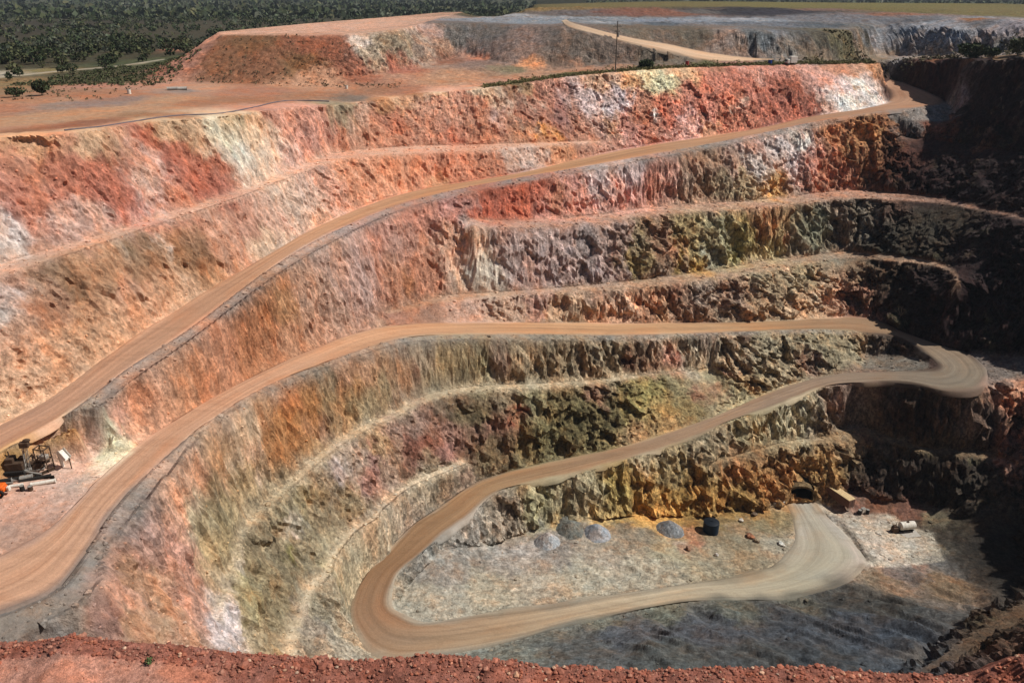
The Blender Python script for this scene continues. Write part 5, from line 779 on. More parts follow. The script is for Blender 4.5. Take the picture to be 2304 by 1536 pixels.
def ribbon(name, A, B, keys, nacross=17, lift=.10, soft_=.16):
    """road surface between two edge lines; keys = [(fraction along, colour)]"""
    n = len(A)
    s = np.r_[0, np.cumsum(np.linalg.norm(np.diff((A + B) / 2, axis=0), axis=1))]
    m = int(s[-1] / 1.6) + 2
    si = np.linspace(0, s[-1], m)
    R = lambda M: np.stack([np.interp(si, s, M[:, i]) for i in range(3)], -1)
    A = R(A); B = R(B)
    t = np.linspace(-.03, 1.03, nacross)[None, :, None]
    P = A[:, None] * (1 - t) + B[:, None] * t
    tt = np.broadcast_to(t[..., 0], P.shape[:2])
    e = np.minimum(tt, 1 - tt)
    P[..., 2] += np.where(e < 0, -.45, np.where(e < .04, .0, lift))
    px_, py_ = f32(P[..., 0]), f32(P[..., 1])
    jit = fbm(px_ * .12, py_ * .12, px_ * 0, 3)
    wv = np.where(e < .05, jit * 1.5, 0)
    dirv = (B - A); dirv /= np.linalg.norm(dirv, axis=1)[:, None] + 1e-6
    P += dirv[:, None] * wv[..., None] * np.sign(tt - .5)[..., None]
    ss = np.broadcast_to(si[:, None], P.shape[:2])
    P[..., 2] += np.where(e > .03, .07 * vnoise(f32(ss * .01), f32(tt * 22), f32(tt * 0 + 2)), 0)
    lx, ly = gi(P[..., 0].ravel(), P[..., 1].ravel())
    lz = PZ[np.clip(np.rint(ly).astype(int), 0, NY - 1), np.clip(np.rint(lx).astype(int), 0, NX - 1)].reshape(P.shape[:2])
    P[..., 2] = np.where(e < 0, np.maximum(np.minimum(P[..., 2], lz), P[..., 2] - .7) - .2, P[..., 2])
    kf = [k[0] for k in keys]; kc = np.array([srgb(k[1]) for k in keys]) / 1.10 * (1, 1.01, 1.0)
    f = ss / s[-1]
    col = np.stack([np.interp(f, kf, kc[:, i]) for i in range(3)], -1)
    fx_, fy_ = gi(P[..., 0].ravel(), P[..., 1].ravel())
    gc = COL[np.clip(np.rint(fy_).astype(int), 0, NY - 1), np.clip(np.rint(fx_).astype(int), 0, NX - 1)].reshape(*P.shape[:2], 3)
    if not np.isscalar(soft_): soft_ = np.interp(f, soft_[1], soft_[0])
    eb = np.clip((soft_ - e + .6 * soft_ * fbm(px_ * .2, py_ * .2, px_ * 0, 3)) / soft_, 0, .85)[..., None]
    eb = np.where(e[..., None] < 0, 1., eb)
    col = col * (1 - eb) + gc * eb
    lum_ = (col @ np.array([.3, .55, .15]))[..., None]; col = (lum_ + .93 * (col - lum_)) * 1.0
    I = np.arange(m * nacross).reshape(m, nacross)
    Fq = np.stack([I[:-1, :-1], I[:-1, 1:], I[1:, 1:], I[1:, :-1]], -1).reshape(-1, 4)
    uv = np.stack([ss, tt], -1).reshape(-1, 2)
    V_ = P.reshape(-1, 3)
    q = V_[Fq[0]]; nrm = np.cross(q[1] - q[0], q[3] - q[0])
    if nrm[2] < 0: Fq = Fq[:, ::-1]
    return tag(mesh_np(name, V_, Fq, MAT_ROAD, attrs={'col': col.reshape(-1, 3)}, uv=uv), kind='structure')
ribbon('haul_road', *STR['road1'], [(0, 'b4886c'), (.2, 'b98c6c'), (.5, 'c09068'), (.7, 'c49470'), (1, 'c4967a')])
A_ = np.concatenate([STR['road2'][0], STR['road3'][0][1:]]); B_ = np.concatenate([STR['road2'][1], STR['road3'][1][1:]])
ll = lambda M: np.linalg.norm(np.diff(M, axis=0), axis=1).sum()
f2 = ll((STR['road2'][0] + STR['road2'][1]) / 2) / ll((A_ + B_) / 2)
K2 = [(0, 'c89a7c'), (.15, 'c89878'), (.3, 'c4946c'), (.42, 'c0966e'), (.47, 'b08862'), (.5, 'a07c5c'), (.56, '90745a'), (.62, '8c8070'), (.7, 'a08670'), (.82, 'a8876a'), (.9, 'a4825f'), (.97, '8e6c4e'), (1, '94745a')]
K3 = [(.2, 'a88e72'), (.45, 'b8a68c'), (.7, 'b0a690'), (1, 'aaa294')]
ribbon('haul_road', A_, B_, [(f * f2, c) for f, c in K2] + [(f2 + f * (1 - f2), c) for f, c in K3], nacross=25, soft_=np.array([[.16, .16, .30, .36], [0, f2, f2 + .06, 1]]))
ribbon('haul_road', *STR['ramp4'], [(0, 'c8ac90'), (.5, 'd8b494'), (1, 'd4ac88')], nacross=9)

# ------------------------------------------------------------------ object building kit
rnd = random.Random(11)
nr = np.random.RandomState(5)
def flat_mat(name, c, rough=.75, metal=0., var=.18, scale=3., bump=.15, dirt=None):
    b = NB(name); p = b.n('ShaderNodeTexCoord').outputs['Object']
    n1 = b.noise(p, scale, 5, .65)
    col = b.mix(1., b.n('ShaderNodeRGB').outputs[0], b.grey(b.ramp(n1, .3, .7, 1 - var, 1 + var)), 'MULTIPLY')
    b.t.nodes['RGB'].outputs[0].default_value = (*c, 1)
    if dirt:
        n2 = b.noise(p, scale * .6, 6, .7)
        col = b.mix(b.ramp(n2, .5, .68, 0, .8), col, dirt)
    b.base(col); b.b.inputs['Roughness'].default_value = rough; b.b.inputs['Metallic'].default_value = metal
    b.normal(b.bump(n1, bump, .05))
    return b.m
M = dict(
    cream=flat_mat('faded_cream_paint', (.62, .47, .26), .6, dirt=(.42, .28, .17)),
    creamshade=flat_mat('shaded_cream_paint', (.16, .08, .06), .7, dirt=(.10, .06, .04)),  # container sides: their shade is put into the paint colour
    black=flat_mat('black_plastic', (.012, .016, .022), .45),
    navy=flat_mat('dark_blue_plastic', (.006, .018, .035), .4),
    white=flat_mat('dusty_white_paint', (.72, .68, .60), .5, dirt=(.52, .42, .33)),
    steel=flat_mat('dull_grey_steel', (.34, .32, .29), .5, .3, dirt=(.28, .2, .15)),
    brown=flat_mat('oily_brown_iron', (.07, .045, .03), .7, dirt=(.14, .08, .05)),
    dark=flat_mat('greasy_iron_and_shade', (.025, .022, .02), .6),
    orange=flat_mat('orange_machine_paint', (.72, .13, .015), .45, dirt=(.45, .13, .05)),
    rubber=flat_mat('black_rubber', (.018, .017, .016), .85),
    glass=flat_mat('tinted_glass', (.03, .05, .06), .12, var=.05),
    red=flat_mat('faded_red_paint', (.42, .06, .05), .6),
    blue=flat_mat('blue_drum_paint', (.02, .06, .28), .5),
    wood=flat_mat('weathered_grey_wood', (.10, .085, .07), .9),
    concrete=flat_mat('stained_concrete', (.42, .39, .35), .85, dirt=(.28, .22, .16)),
    pipe=flat_mat('black_poly_pipe', (.13, .115, .13), .6),
    bark=flat_mat('dry_bark', (.16, .12, .09), .95),
    shed=flat_mat('pale_sheet_wall', (.55, .47, .32), .6),
)

class MB:
    """collects shapes into one bmesh, built as ONE mesh object"""
    def __init__(s): s.b = bmesh.new()
    def _x(s, vs, m): bmesh.ops.transform(s.b, matrix=m, verts=vs); return s
    def box(s, c, size, rz=0, rx=0, ry=0, bev=.03):
        r = bmesh.ops.create_cube(s.b, size=1)
        vs = r['verts']
        bmesh.ops.scale(s.b, vec=size, verts=vs)
        if bev:
            ed = list({e for v in vs for e in v.link_edges})
            g = bmesh.ops.bevel(s.b, geom=ed, offset=min(bev, min(size) * .3), segments=1, affect='EDGES')
            vs = list({v for f in g['faces'] for v in f.verts} | {v for v in vs if v.is_valid})
            seen = set(vs); st = list(vs)
            while st:
                for e in st.pop().link_edges:
                    for v in e.verts:
                        if v not in seen: seen.add(v); st.append(v)
            vs = list(seen)
        m = Matrix.Translation(c) @ Matrix.Rotation(rz, 4, 'Z') @ Matrix.Rotation(ry, 4, 'Y') @ Matrix.Rotation(rx, 4, 'X')
        return s._x(vs, m)
    def cyl(s, a, b_, r, r2=None, seg=14, caps=True):
        a = Vector(a); b_ = Vector(b_); d = b_ - a
        g = bmesh.ops.create_cone(s.b, cap_ends=caps, segments=seg, radius1=r, radius2=r if r2 is None else r2, depth=d.length)
        m = Matrix.Translation((a + b_) / 2) @ d.to_track_quat('Z', 'Y').to_matrix().to_4x4()
        return s._x(g['verts'], m)
    def ball(s, c, r, sc_=(1, 1, 1), seg=12):
        g = bmesh.ops.create_uvsphere(s.b, u_segments=seg, v_segments=max(6, seg // 2), radius=r)
        return s._x(g['verts'], Matrix.Translation(c) @ Matrix.Diagonal((*sc_, 1)))
    def tube(s, pts, r, seg=8):
        for p, q in zip(pts[:-1], pts[1:]): s.cyl(p, q, r, seg=seg)
        for p in pts[1:-1]: s.ball(p, r * 1.01, seg=seg)
        return s
    def build(s, name, mat, parent=None, smooth=False):
        me = bpy.data.meshes.new(name); s.b.normal_update(); s.b.to_mesh(me); s.b.free()
        if smooth:
            me.polygons.foreach_set('use_smooth', [True] * len(me.polygons))
            me.set_sharp_from_angle(angle=math.radians(35))
        me.materials.append(mat)
        o = bpy.data.objects.new(name, me); C.objects.link(o)
        if parent: o.parent = parent
        return o

def empty(name, x_, y_, rz, label, cat, group=None, dz=0., z=None):
    o = bpy.data.objects.new(name, None); C.objects.link(o); o.empty_display_size = .5
    o.location = (x_, y_, (height(x_, y_) if z is None else z) + dz); o.rotation_euler = (0, 0, rz)
    return tag(o, label, cat, group)

def copy_thing(o, loc, rz=0., scale=1., label=None):
    c = o.copy(); C.objects.link(c); c.location = loc; c.rotation_euler = (0, 0, rz); c.scale = (scale,) * 3
    if label: c['label'] = label
    for ch in o.children:
        k = ch.copy(); C.objects.link(k); k.parent = c
        for g_ in ch.children:
            q = g_.copy(); C.objects.link(q); q.parent = k
    return c

# ------------------------------------------------------------------ on the pit floor
# mine portal: arched mouth in the foot of the wall
PX0, PY0 = 86.0, 201.2
PZ0 = height(PX0, PY0 - 3)
t = empty('mine_portal', PX0, PY0, math.radians(-6), 'dark arched tunnel mouth at the foot of the brown pit wall', 'tunnel', z=PZ0)
def arch(hw, hh, n=14):
    a = [(-hw, 0, -.3)]
    for i in range(n + 1):
        th = math.pi - math.pi * i / n
        a.append((hw * math.cos(th), 0, hh - hw * .75 + hw * .75 * math.sin(th)))
    return a + [(hw, 0, -.3)]
ai = arch(3.6, 4.9); ao = arch(4.25, 5.5)
V_ = []; F_ = []
n_ = len(ai)
for yv in (-1.0, 1.6):
    V_ += [(a[0], yv, a[2]) for a in ao]; V_ += [(a[0], yv, a[2]) for a in ai]
for i in range(n_ - 1):
    F_ += [(i, i + 1, n_ + i + 1, n_ + i), (2 * n_ + i + 1, 2 * n_ + i, 3 * n_ + i, 3 * n_ + i + 1),
           (i + 1, i, 2 * n_ + i, 2 * n_ + i + 1), (n_ + i, n_ + i + 1, 3 * n_ + i + 1, 3 * n_ + i)]
mesh_np('collar', V_, F_, rock_material('portal_collar_rock', 1.2, 1., .4), t, smooth=False, attrs={'col': np.full((len(V_), 3), (.17, .115, .06)), 'wall': np.ones(len(V_))})
V_ = []; F_ = []
for k_, yv in enumerate((1.0, 8, 16, 24)):
    V_ += [(a[0] + .06 * k_, yv, a[2] * 1.0) for a in ai]
for k_ in range(3):
    for i in range(n_ - 1): F_.append((k_ * n_ + i, k_ * n_ + i + 1, (k_ + 1) * n_ + i + 1, (k_ + 1) * n_ + i))
    F_.append((k_ * n_ + n_ - 1, k_ * n_, (k_ + 1) * n_, (k_ + 1) * n_ + n_ - 1))
mesh_np('tunnel', V_, F_, M['dark'], t, smooth=False)  # near-black lining paints in the shade inside the tunnel

tag_pile = []
def pile(x_, y_, r, h, col, label, seed):
    n = 46; ii = np.linspace(-1.25, 1.25, n); a, b_ = np.meshgrid(ii, ii)
    rr = np.sqrt(a ** 2 + b_ ** 2)
    ang = np.arctan2(b_, a)
    A32 = f32(a * 2 + seed); B32 = f32(b_ * 2)
    re = 1 + .13 * vnoise(f32(np.cos(ang) * 1.5 + seed), f32(np.sin(ang) * 1.5), f32(a * 0 + .5))
    q = rr / re
    hh = h * np.clip(1 - q, -.15, 1) ; hh = np.where(q < .25, h * (.75 + .25 * np.cos(q / .25 * 1.5) * .55) * 1.0 - 0.0, hh) if False else hh
    hh = hh - h * .12 * np.exp(-(q / .16) ** 2)
    hh = hh + .16 * fbm(A32 * 3, B32 * 3, A32 * 0, 3) + .10 * fbm(A32 * 9, B32 * 9, A32 * 0 + 4, 2)
    z0 = height(x_, y_)
    gz = np.array([[height(x_ + r * a[j, i], y_ + r * b_[j, i]) for i in range(n)] for j in range(n)]) - z0
    P = np.stack([a * r, b_ * r, hh + gz], -1).reshape(-1, 3)
    I = np.arange(n * n).reshape(n, n)
    Fq = np.stack([I[:-1, :-1], I[:-1, 1:], I[1:, 1:], I[1:, :-1]], -1).reshape(-1, 4)
    keep_ = (q.ravel()[Fq] < 1.12).all(1)
    o = mesh_np('gravel_pile', P, Fq[keep_], MAT_PILE, attrs={'col': np.tile(np.array(col), (n * n, 1)), 'wall': np.ones(n * n)})
    o.location = (x_, y_, z0)
    return tag(o, label, 'gravel pile', 'gravel piles tipped at the foot of the wall')
MAT_PILE = rock_material('crushed_grey_gravel', 2.2, .8, .25)
pile(9.2, 171, 3.5, 3.1, (.36, .37, .38), 'palest grey gravel pile, leftmost on the pit floor', 2)
pile(22.6, 175, 3.6, 3.2, (.31, .32, .34), 'light grey gravel pile second from the left, against the wall foot', 5)
pile(43, 180, 3.9, 3.2, (.20, .205, .21), 'dark blue grey gravel pile beside the black tank', 9)
pile(15.5, 176.3, 3.9, 2.7, (.16, .16, .14), 'dull dark gravel heap behind and between the two palest piles', 14)

# black water tank
t = empty('water_tank', 54.6, 181.5, 0, 'round black plastic water tank standing near the foot of the brown wall', 'water tank')
m = MB(); m.cyl((0, 0, -.4), (0, 0, 3.2), 2.1, seg=36)
for k_ in range(1, 6): m.cyl((0, 0, k_ * .62 - .05), (0, 0, k_ * .62 + .05), 2.15, seg=36)
m.build('tank_body', M['navy'], t, True)
m = MB(); m.cyl((0, 0, 3.2), (0, 0, 3.6), 2.12, 1.1, seg=36); m.cyl((0, 0, 3.6), (0, 0, 3.75), .5, seg=20)
m.build('tank_lid', M['black'], t, True)

# site container
dx, dy = 95.0 - 98.6, 202.4 - 195.0
rz = math.atan2(dy, dx)
t = empty('site_container', 96.9, 198.9, rz, 'long container with cream roof and shade-darkened sides on the pale pit floor', 'container')
L_, W_, H_ = 8.6, 2.5, 2.6
m = MB(); m.box((0, 0, .2 + H_ / 2), (L_, W_, H_ - .1), bev=.04)
for i in range(34):
    xx = -L_ / 2 + .25 + i * (L_ - .5) / 33
    for s_ in (-1, 1): m.box((xx, s_ * (W_ / 2 + .02), .2 + H_ / 2), (.12, .06, H_ - .45), bev=0)
m.build('body', M['creamshade'], t)
m = MB(); m.box((0, 0, .2 + H_ + .03), (L_ + .06, W_ + .08, .14), bev=.03)
for i in range(20): m.box((-L_ / 2 + .3 + i * (L_ - .6) / 19, 0, .2 + H_ + .11), (.1, W_ - .3, .05), bev=0)
m.build('roof', M['cream'], t)
for s_ in (-1, 1):
    m = MB(); m.box((-L_ / 2 - .04, s_ * .6, .2 + H_ / 2), (.08, 1.12, H_ - .35), bev=.02)
    d_ = m.build('door', M['creamshade'], t)
    m = MB(); m.cyl((-L_ / 2 - .12, s_ * .35, .4), (-L_ / 2 - .12, s_ * .35, H_), .03, seg=8); m.build('lock_bar', M['steel'], d_)
for sx in (-1, 1):
    for sy in (-1, 1):
        m = MB(); m.box((sx * (L_ / 2 - .25), sy * (W_ / 2 - .2), 0), (.4, .3, .5), bev=.02); m.build('foot', M['concrete'], t)

def drum(x_, y_, mat, label, r=.42, h=1.15, group=None, name='oil_drum', cat='drum'):
    t = empty(name, x_, y_, 0, label, cat, group)
    m = MB(); m.cyl((0, 0, -.1), (0, 0, h), r, seg=20)
    for k_ in (.05, .36, .68, .97): m.cyl((0, 0, h * k_ - .03), (0, 0, h * k_ + .03), r * 1.05, seg=20)
    m.build('barrel', mat, t, True)
    m = MB(); m.cyl((0, 0, h), (0, 0, h + .02), r * .93, seg=20); m.cyl((r * .5, 0, h), (r * .5, 0, h + .06), .06, seg=8)
    m.build('lid', M['steel'], t, True)
    return t
drum(101.4, 194.6, M['dark'], 'black drum just right of the cream roofed container', .55, 1.5)
drum(103.9, 195.0, M['dark'], 'black drum at the edge of the red rubble slope', .5, 1.3)
t = empty('tool_crate', 102.7, 195.3, .3, 'pale crate standing between the two black drums', 'crate')
m = MB(); m.box((0, 0, .7), (1.3, 1.0, 1.3)); m.build('crate_body', M['white'], t)
m = MB(); m.box((0, 0, 1.4), (1.4, 1.1, .1)); m.build('lid', M['steel'], t)

# tank on its stand
t = empty('fuel_tank', 111.4, 186.6, math.radians(8), 'white horizontal tank with brown engine on a pale slab', 'tank')
m = MB(); m.cyl((-2.0, 0, 2.1), (2.0, 0, 2.1), 1.15, seg=30); m.ball((-2.0, 0, 2.1), 1.15, (.3, 1, 1), 24); m.ball((2.0, 0, 2.1), 1.15, (.3, 1, 1), 24)
for k_ in (-1.2, 0, 1.2): m.cyl((k_ - .05, 0, 2.1), (k_ + .05, 0, 2.1), 1.18, seg=30)
m.build('tank_body', M['white'], t, True)
m = MB(); m.cyl((0, 0, 3.2), (0, 0, 3.45), .35, seg=16); m.build('manhole', M['brown'], t, True)
m = MB(); m.box((-3.5, 0, 1.2), (1.7, 1.5, 1.5), bev=.08); m.box((-3.6, .2, 2.1), (.9, .9, .5), bev=.05); m.cyl((-3.2, .3, 2.2), (-3.2, .3, 3.0), .08, seg=8)
m.build('engine', M['brown'], t)
m = MB()
for k_ in (-1.4, 1.4):
    m.box((k_, 0, .65), (.3, 1.8, .9), bev=.03)
m.box((-1, 0, .35), (7, .2, .25)); m.box((-1, .7, .35), (7, .2, .25))
m.build('stand', M['dark'], t)
m = MB(); m.box((-.1, -1.0, -.05), (6.0, 3.6, .45), bev=.05); m.build('slab', M['concrete'], t)

t = empty('concrete_block', 78.6, 197.6, math.radians(8), 'pale concrete block lying left of the tunnel mouth', 'block')
m = MB(); m.box((0, 0, .6), (3.4, .9, 1.4), bev=.08); m.build('block', M['concrete'], t)
for s_ in (-1, 1):
    m = MB(); m.tube([(s_ * .9 - .2, 0, 1.28), (s_ * .9 - .2, 0, 1.5), (s_ * .9 + .2, 0, 1.5), (s_ * .9 + .2, 0, 1.28)], .04, 6); m.build('lifting_eye', M['dark'], t)

# boulders
ICO = None
def ico(sub):
    b_ = bmesh.new(); bmesh.ops.create_icosphere(b_, subdivisions=sub, radius=1)
    V_ = np.array([v.co[:] for v in b_.verts]); F_ = np.array([[v.index for v in f.verts] for f in b_.faces]); b_.free(); return V_, F_
def rockshape(sub, seed):
    V_, F_ = ico(sub)
    r_ = np.random.RandomState(seed)
    q = V_.astype(np.float32)
    k_ = 1 + .38 * vnoise(q[:, 0] * 1.3 + seed, q[:, 1] * 1.3, q[:, 2] * 1.3) + .16 * vnoise(q[:, 0] * 3 + seed, q[:, 1] * 3, q[:, 2] * 3)
    for _ in range(7):                                   # chop flat facets
        n_ = r_.randn(3); n_ /= np.linalg.norm(n_); d_ = V_ @ n_
        k_ = np.where(d_ > .62, np.minimum(k_, .62 / np.maximum(d_, .62)), k_)
    V_ = V_ * k_[:, None] * np.array([1, .8 + .3 * r_.rand(), .62 + .25 * r_.rand()])
    return V_, F_
def boulder(x_, y_, s, col, label, seed):
    V_, F_ = rockshape(3, seed)
    o = mesh_np('boulder', V_ * s, F_, MAT_PILE, smooth=False, attrs={'col': np.tile(np.array(col), (len(V_), 1)), 'wall': np.ones(len(V_))})
    o.location = (x_, y_, height(x_, y_) + s * .35); o.rotation_euler = (0, 0, seed)
    return tag(o, label, 'boulder', 'boulders lying on the pit floor')
boulder(73.2, 178.2, .9, (.68, .64, .56), 'white boulder on the pit floor beside the curving road', 1)
boulder(65.4, 180.4, 1.3, (.30, .14, .08), 'reddish brown boulder, the biggest rock on the pit floor', 2)
boulder(66.6, 178.6, 1.0, (.40, .30, .20), 'tan boulder just in front of the reddish brown one', 3)
boulder(65.0, 188.2, .9, (.55, .52, .46), 'light boulder near the wall, behind the reddish brown one', 4)
boulder(53.6, 170.4, .7, (.66, .62, .56), 'small white boulder by the orange earth streak in front of the black tank', 6)
boulder(46.5, 171.8, .9, (.26, .15, .10), 'brown boulder in front of the dark blue grey pile', 7)
boulder(69.6, 191.5, 1.1, (.14, .10, .07), 'dark brown boulder against the wall left of the concrete block', 8)

# ------------------------------------------------------------------ plant on the ledge at the left
t = empty('drill_rig', -84.0, 116.2, math.radians(10), 'dark brown drill rig with short mast parked below the ochre bank', 'drill rig')
m = MB(); m.box((0, 0, 1.5), (2.8, 2.0, 1.5), bev=.1); m.box((-.6, 0, 2.6), (1.3, 1.7, .9), bev=.08); m.box((1.0, .3, 2.5), (.7, 1.0, .7), bev=.06)
m.cyl((-.9, .5, 3.0), (-.9, .5, 3.9), .12, seg=8)
m.build('engine_house', M['brown'], t)
for s_ in (-1, 1):
    m = MB(); m.box((0, s_ * 1.15, .45), (3.4, .55, .75), bev=.25)
    for k_ in range(12): m.box((-1.5 + k_ * .27, s_ * 1.15, .84), (.1, .6, .08), bev=0)
    m.build('track', M['dark'], t)
m = MB()
for sx, sy in ((-.28, -.28), (.28, -.28), (-.28, .28), (.28, .28)): m.cyl((1.7 + sx, sy, .6), (2.1 + sx, sy, 5.4), .07, seg=6)
for k_ in range(5):
    zz = .9 + k_ * .85; o_ = 1.7 + .4 * (zz - .6) / 4.8
    m.cyl((o_ - .28, -.28, zz), (o_ + .28, -.28, zz + .6), .04, seg=5); m.cyl((o_ - .28, .28, zz), (o_ + .28, .28, zz + .6), .04, seg=5)
    m.cyl((o_ - .28, -.28, zz), (o_ - .28, .28, zz + .6), .04, seg=5)
m.build('mast', M['steel'], t)
m = MB(); m.box((2.15, 0, 5.2), (1.5, .9, 1.0), bev=.1); m.ball((2.6, .1, 5.9), .5, (1.3, .8, .6), 10); m.build('drill_head', M['brown'], t)
m = MB(); m.cyl((1.2, 0, 1.5), (2.0, 0, 4.6), .09, seg=8); m.build('brace', M['steel'], t)
t = empty('hopper_stand', -80.2, 118.0, math.radians(-12), 'open rusty four legged stand with grey hopper against the ochre bank', 'hopper')
for xx, yy in ((-1, -.7), (1, -.7), (-1, .7), (1, .7)):
    m = MB(); m.cyl((xx, yy, 0), (xx, yy, 4.4), .1, seg=8); m.build('post', M['brown'], t)
for zz in (2.2, 4.3):
    m = MB(); m.box((0, -.7, zz), (2.2, .16, .2)); m.box((0, .7, zz), (2.2, .16, .2)); m.box((-1, 0, zz), (.16, 1.5, .2)); m.box((1, 0, zz), (.16, 1.5, .2)); m.build('ring_beam', M['brown'], t)
m = MB(); m.box((.1, 0, 2.6), (1.3, 1.0, .7), bev=.08); m.build('hopper', M['steel'], t)
t = empty('chute', -77.3, 118.9, math.radians(-20), 'bright white steel chute with one leg leaning by the bank', 'chute')
m = MB(); m.box((.2, 0, 2.6), (2.0, 1.2, .1), ry=math.radians(48)); m.box((.2, .58, 2.75), (2.0, .08, .7), ry=math.radians(48)); m.box((.2, -.58, 2.75), (2.0, .08, .7), ry=math.radians(48))
m.build('trough', M['white'], t)
m = MB(); m.box((-.9, 0, 1.4), (.25, .5, 3.0), ry=math.radians(-8)); m.build('leg', M['white'], t)
m = MB(); m.box((.95, .2, 1.0), (.16, .16, 2.2)); m.build('prop', M['brown'], t)
def pipe(x_, y_, l, r, rz, mat, label, dz=0., name='steel_pipe', grp='pipes and bars lying on the ledge'):
    t = empty(name, x_, y_, rz, label, 'pipe', grp)
    m = MB(); m.cyl((-l / 2, 0, r + dz - .05), (l / 2, 0, r + dz - .05), r, seg=18); m.build('tube', mat, t, True)
    for s_ in (-1, 1):
        m = MB(); m.cyl((s_ * l / 2 - .06, 0, r + dz - .05), (s_ * l / 2 + .06, 0, r + dz - .05), r * 1.18, seg=18); m.build('flange', mat, t, True)
    return t
pipe(-78.6, 113.9, 3.6, .34, math.radians(20), M['white'], 'white pipe, brightest and nearest to the road')
pipe(-82.6, 112.6, 2.4, .28, math.radians(16), M['white'], 'short white pipe in front of the drill rig')
pipe(-80.5, 115.0, 4.6, .3, math.radians(22), M['dark'], 'black pipe behind the brightest white pipe')
pipe(-82.4, 114.6, 3.0, .42, math.radians(24), M['steel'], 'thick grey pipe between rig and the short white pipe')
pipe(-84.2, 113.9, 3.0, .38, math.radians(18), M['dark'], 'black pipe at the left end of the pipe heap')
pipe(-83.0, 116.0, 2.6, .3, math.radians(30), M['steel'], 'grey pipe lying across the heap top, against the rig', .5)
for i, (x_, y_, l_, a_, h_, mt, lb) in enumerate(((-82.0, 117.2, 5.5, 35, 1.2, 'brown', 'rusty bar leaning against the drill rig'), (-81.6, 115.9, 4.2, -14, .55, 'steel', 'grey bar lying on top of the pipes beside the rig'), (-80.0, 116.6, 3.8, 52, .3, 'brown', 'rusty bar lying under the hopper stand'), (-84.6, 112.9, 3.0, 8, .2, 'steel', 'grey bar lying left of the short white pipe'), (-79.2, 115.4, 3.2, 8, .25, 'dark', 'black bar lying behind the brightest white pipe'))):
    t = empty('scrap_bar', x_, y_, math.radians(a_), lb, 'scrap metal', 'pipes and bars lying on the ledge')
    m = MB(); m.box((0, 0, h_), (l_, .06, .4), bev=.01); m.box((0, 0, h_ + .2), (l_, .3, .06), bev=.01); m.box((0, 0, h_ - .2), (l_, .3, .06), bev=.01); m.build('girder', M[mt], t)
t = empty('engine_unit', -81.7, 117.9, math.radians(20), 'dark engine unit between drill rig and hopper stand', 'engine')
m = MB(); m.box((0, 0, .9), (2.0, 1.3, 1.3), bev=.1); m.build('engine', M['brown'], t)
m = MB(); m.cyl((.4, .2, 1.5), (.4, .2, 2.6), .1, seg=8); m.build('exhaust', M['dark'], t)
m = MB(); m.box((0, 0, .2), (2.4, 1.5, .25)); m.build('skid', M['steel'], t)
drum(-80.9, 111.8, M['dark'], 'dark drum in front of the pipes on the ledge', .36, .95)
drum(-79.7, 112.0, M['brown'], 'brown drum right of the dark drum on the ledge', .38, .8)
t = empty('loader', -84.0, 110.4, math.radians(4), 'orange loader parked at the left edge of the ledge', 'loader')
m = MB(); m.box((-.6, 0, 1.35), (3.6, 1.7, 1.0), bev=.15); m.box((.9, 0, 1.15), (1.0, 1.5, .7), bev=.12); m.build('body', M['orange'], t)
m = MB(); m.box((-1.0, 0, 2.5), (1.4, 1.4, 1.3), bev=.1); m.build('cab', M['brown'], t)
for xx in (-1.5, .7):
    for s_ in (-1, 1):
        m = MB(); m.cyl((xx, s_ * .75, .65), (xx, s_ * 1.15, .65), .7, seg=20); wh = m.build('wheel', M['rubber'], t, True)
        m = MB(); m.cyl((xx, s_ * 1.1, .65), (xx, s_ * 1.2, .65), .32, seg=14); m.build('rim', M['orange'], wh, True)
m = MB(); m.box((1.75, .1, 1.05), (.5, .7, .8), bev=.1); m.build('counterweight', M['white'], t)

# ------------------------------------------------------------------ up on the rim
t = empty('utility_pole', 39.5, 322.9, .15, 'tall dark utility pole rising from the grass at the pit rim', 'pole')
m = MB(); m.cyl((0, 0, -.6), (0, 0, 18.2), .24, .15, seg=10); m.build('pole', M['wood'], t, True)
for zz, ll in ((16.4, 3.2), (14.6, 2.2)):
    m = MB(); m.box((0, 0, zz), (ll, .2, .22)); m.build('crossarm', M['wood'], t)
m = MB(); m.cyl((.45, .1, 12.6), (.45, .1, 14.2), .42, seg=14); m.build('transformer', M['steel'], t, True)
for xx in (-1.4, 0, 1.4):
    m = MB(); m.cyl((xx, 0, 16.5), (xx, 0, 16.9), .1, .06, seg=8); m.build('insulator', M['white'], t, True)

t = empty('site_truck', 116.3, 354, math.radians(200), 'small white truck parked on the pale track at the rim', 'truck')
m = MB(); m.box((-.9, 0, 2.1), (3.2, 2.2, 2.6), bev=.06); m.build('box_body', M['white'], t)
m = MB(); m.box((1.6, 0, 1.5), (1.5, 2.0, 1.7), bev=.2); m.build('cab', M['white'], t)
m = MB(); m.box((2.36, 0, 1.85), (.06, 1.7, .7)); m.build('windscreen', M['glass'], t)
m = MB(); m.box((2.4, 0, .75), (.14, 2.0, .3)); m.build('bumper', M['red'], t)
for xx in (-1.5, 1.5):
    for s_ in (-1, 1):
        m = MB(); m.cyl((xx, s_ * .75, .45), (xx, s_ * 1.08, .45), .48, seg=18); wh = m.build('wheel', M['rubber'], t, True)
        m = MB(); m.cyl((xx, s_ * 1.05, .45), (xx, s_ * 1.11, .45), .24, seg=12); m.build('rim', M['steel'], wh, True)
drum(106.7, 350.6, M['blue'], 'blue drum in the grass at the rim, left of the white truck', .75, 1.9)
drum(71.1, 344.0, M['red'], 'faded red drum in the grass at the rim', .7, 1.8)
drum(-119.7, 261.3, M['white'], 'white drum on the red ground behind the left rim', .55, 1.4)
drum(-58.7, 297.1, M['white'], 'white drum beside the track below the red heap', .5, 1.2)
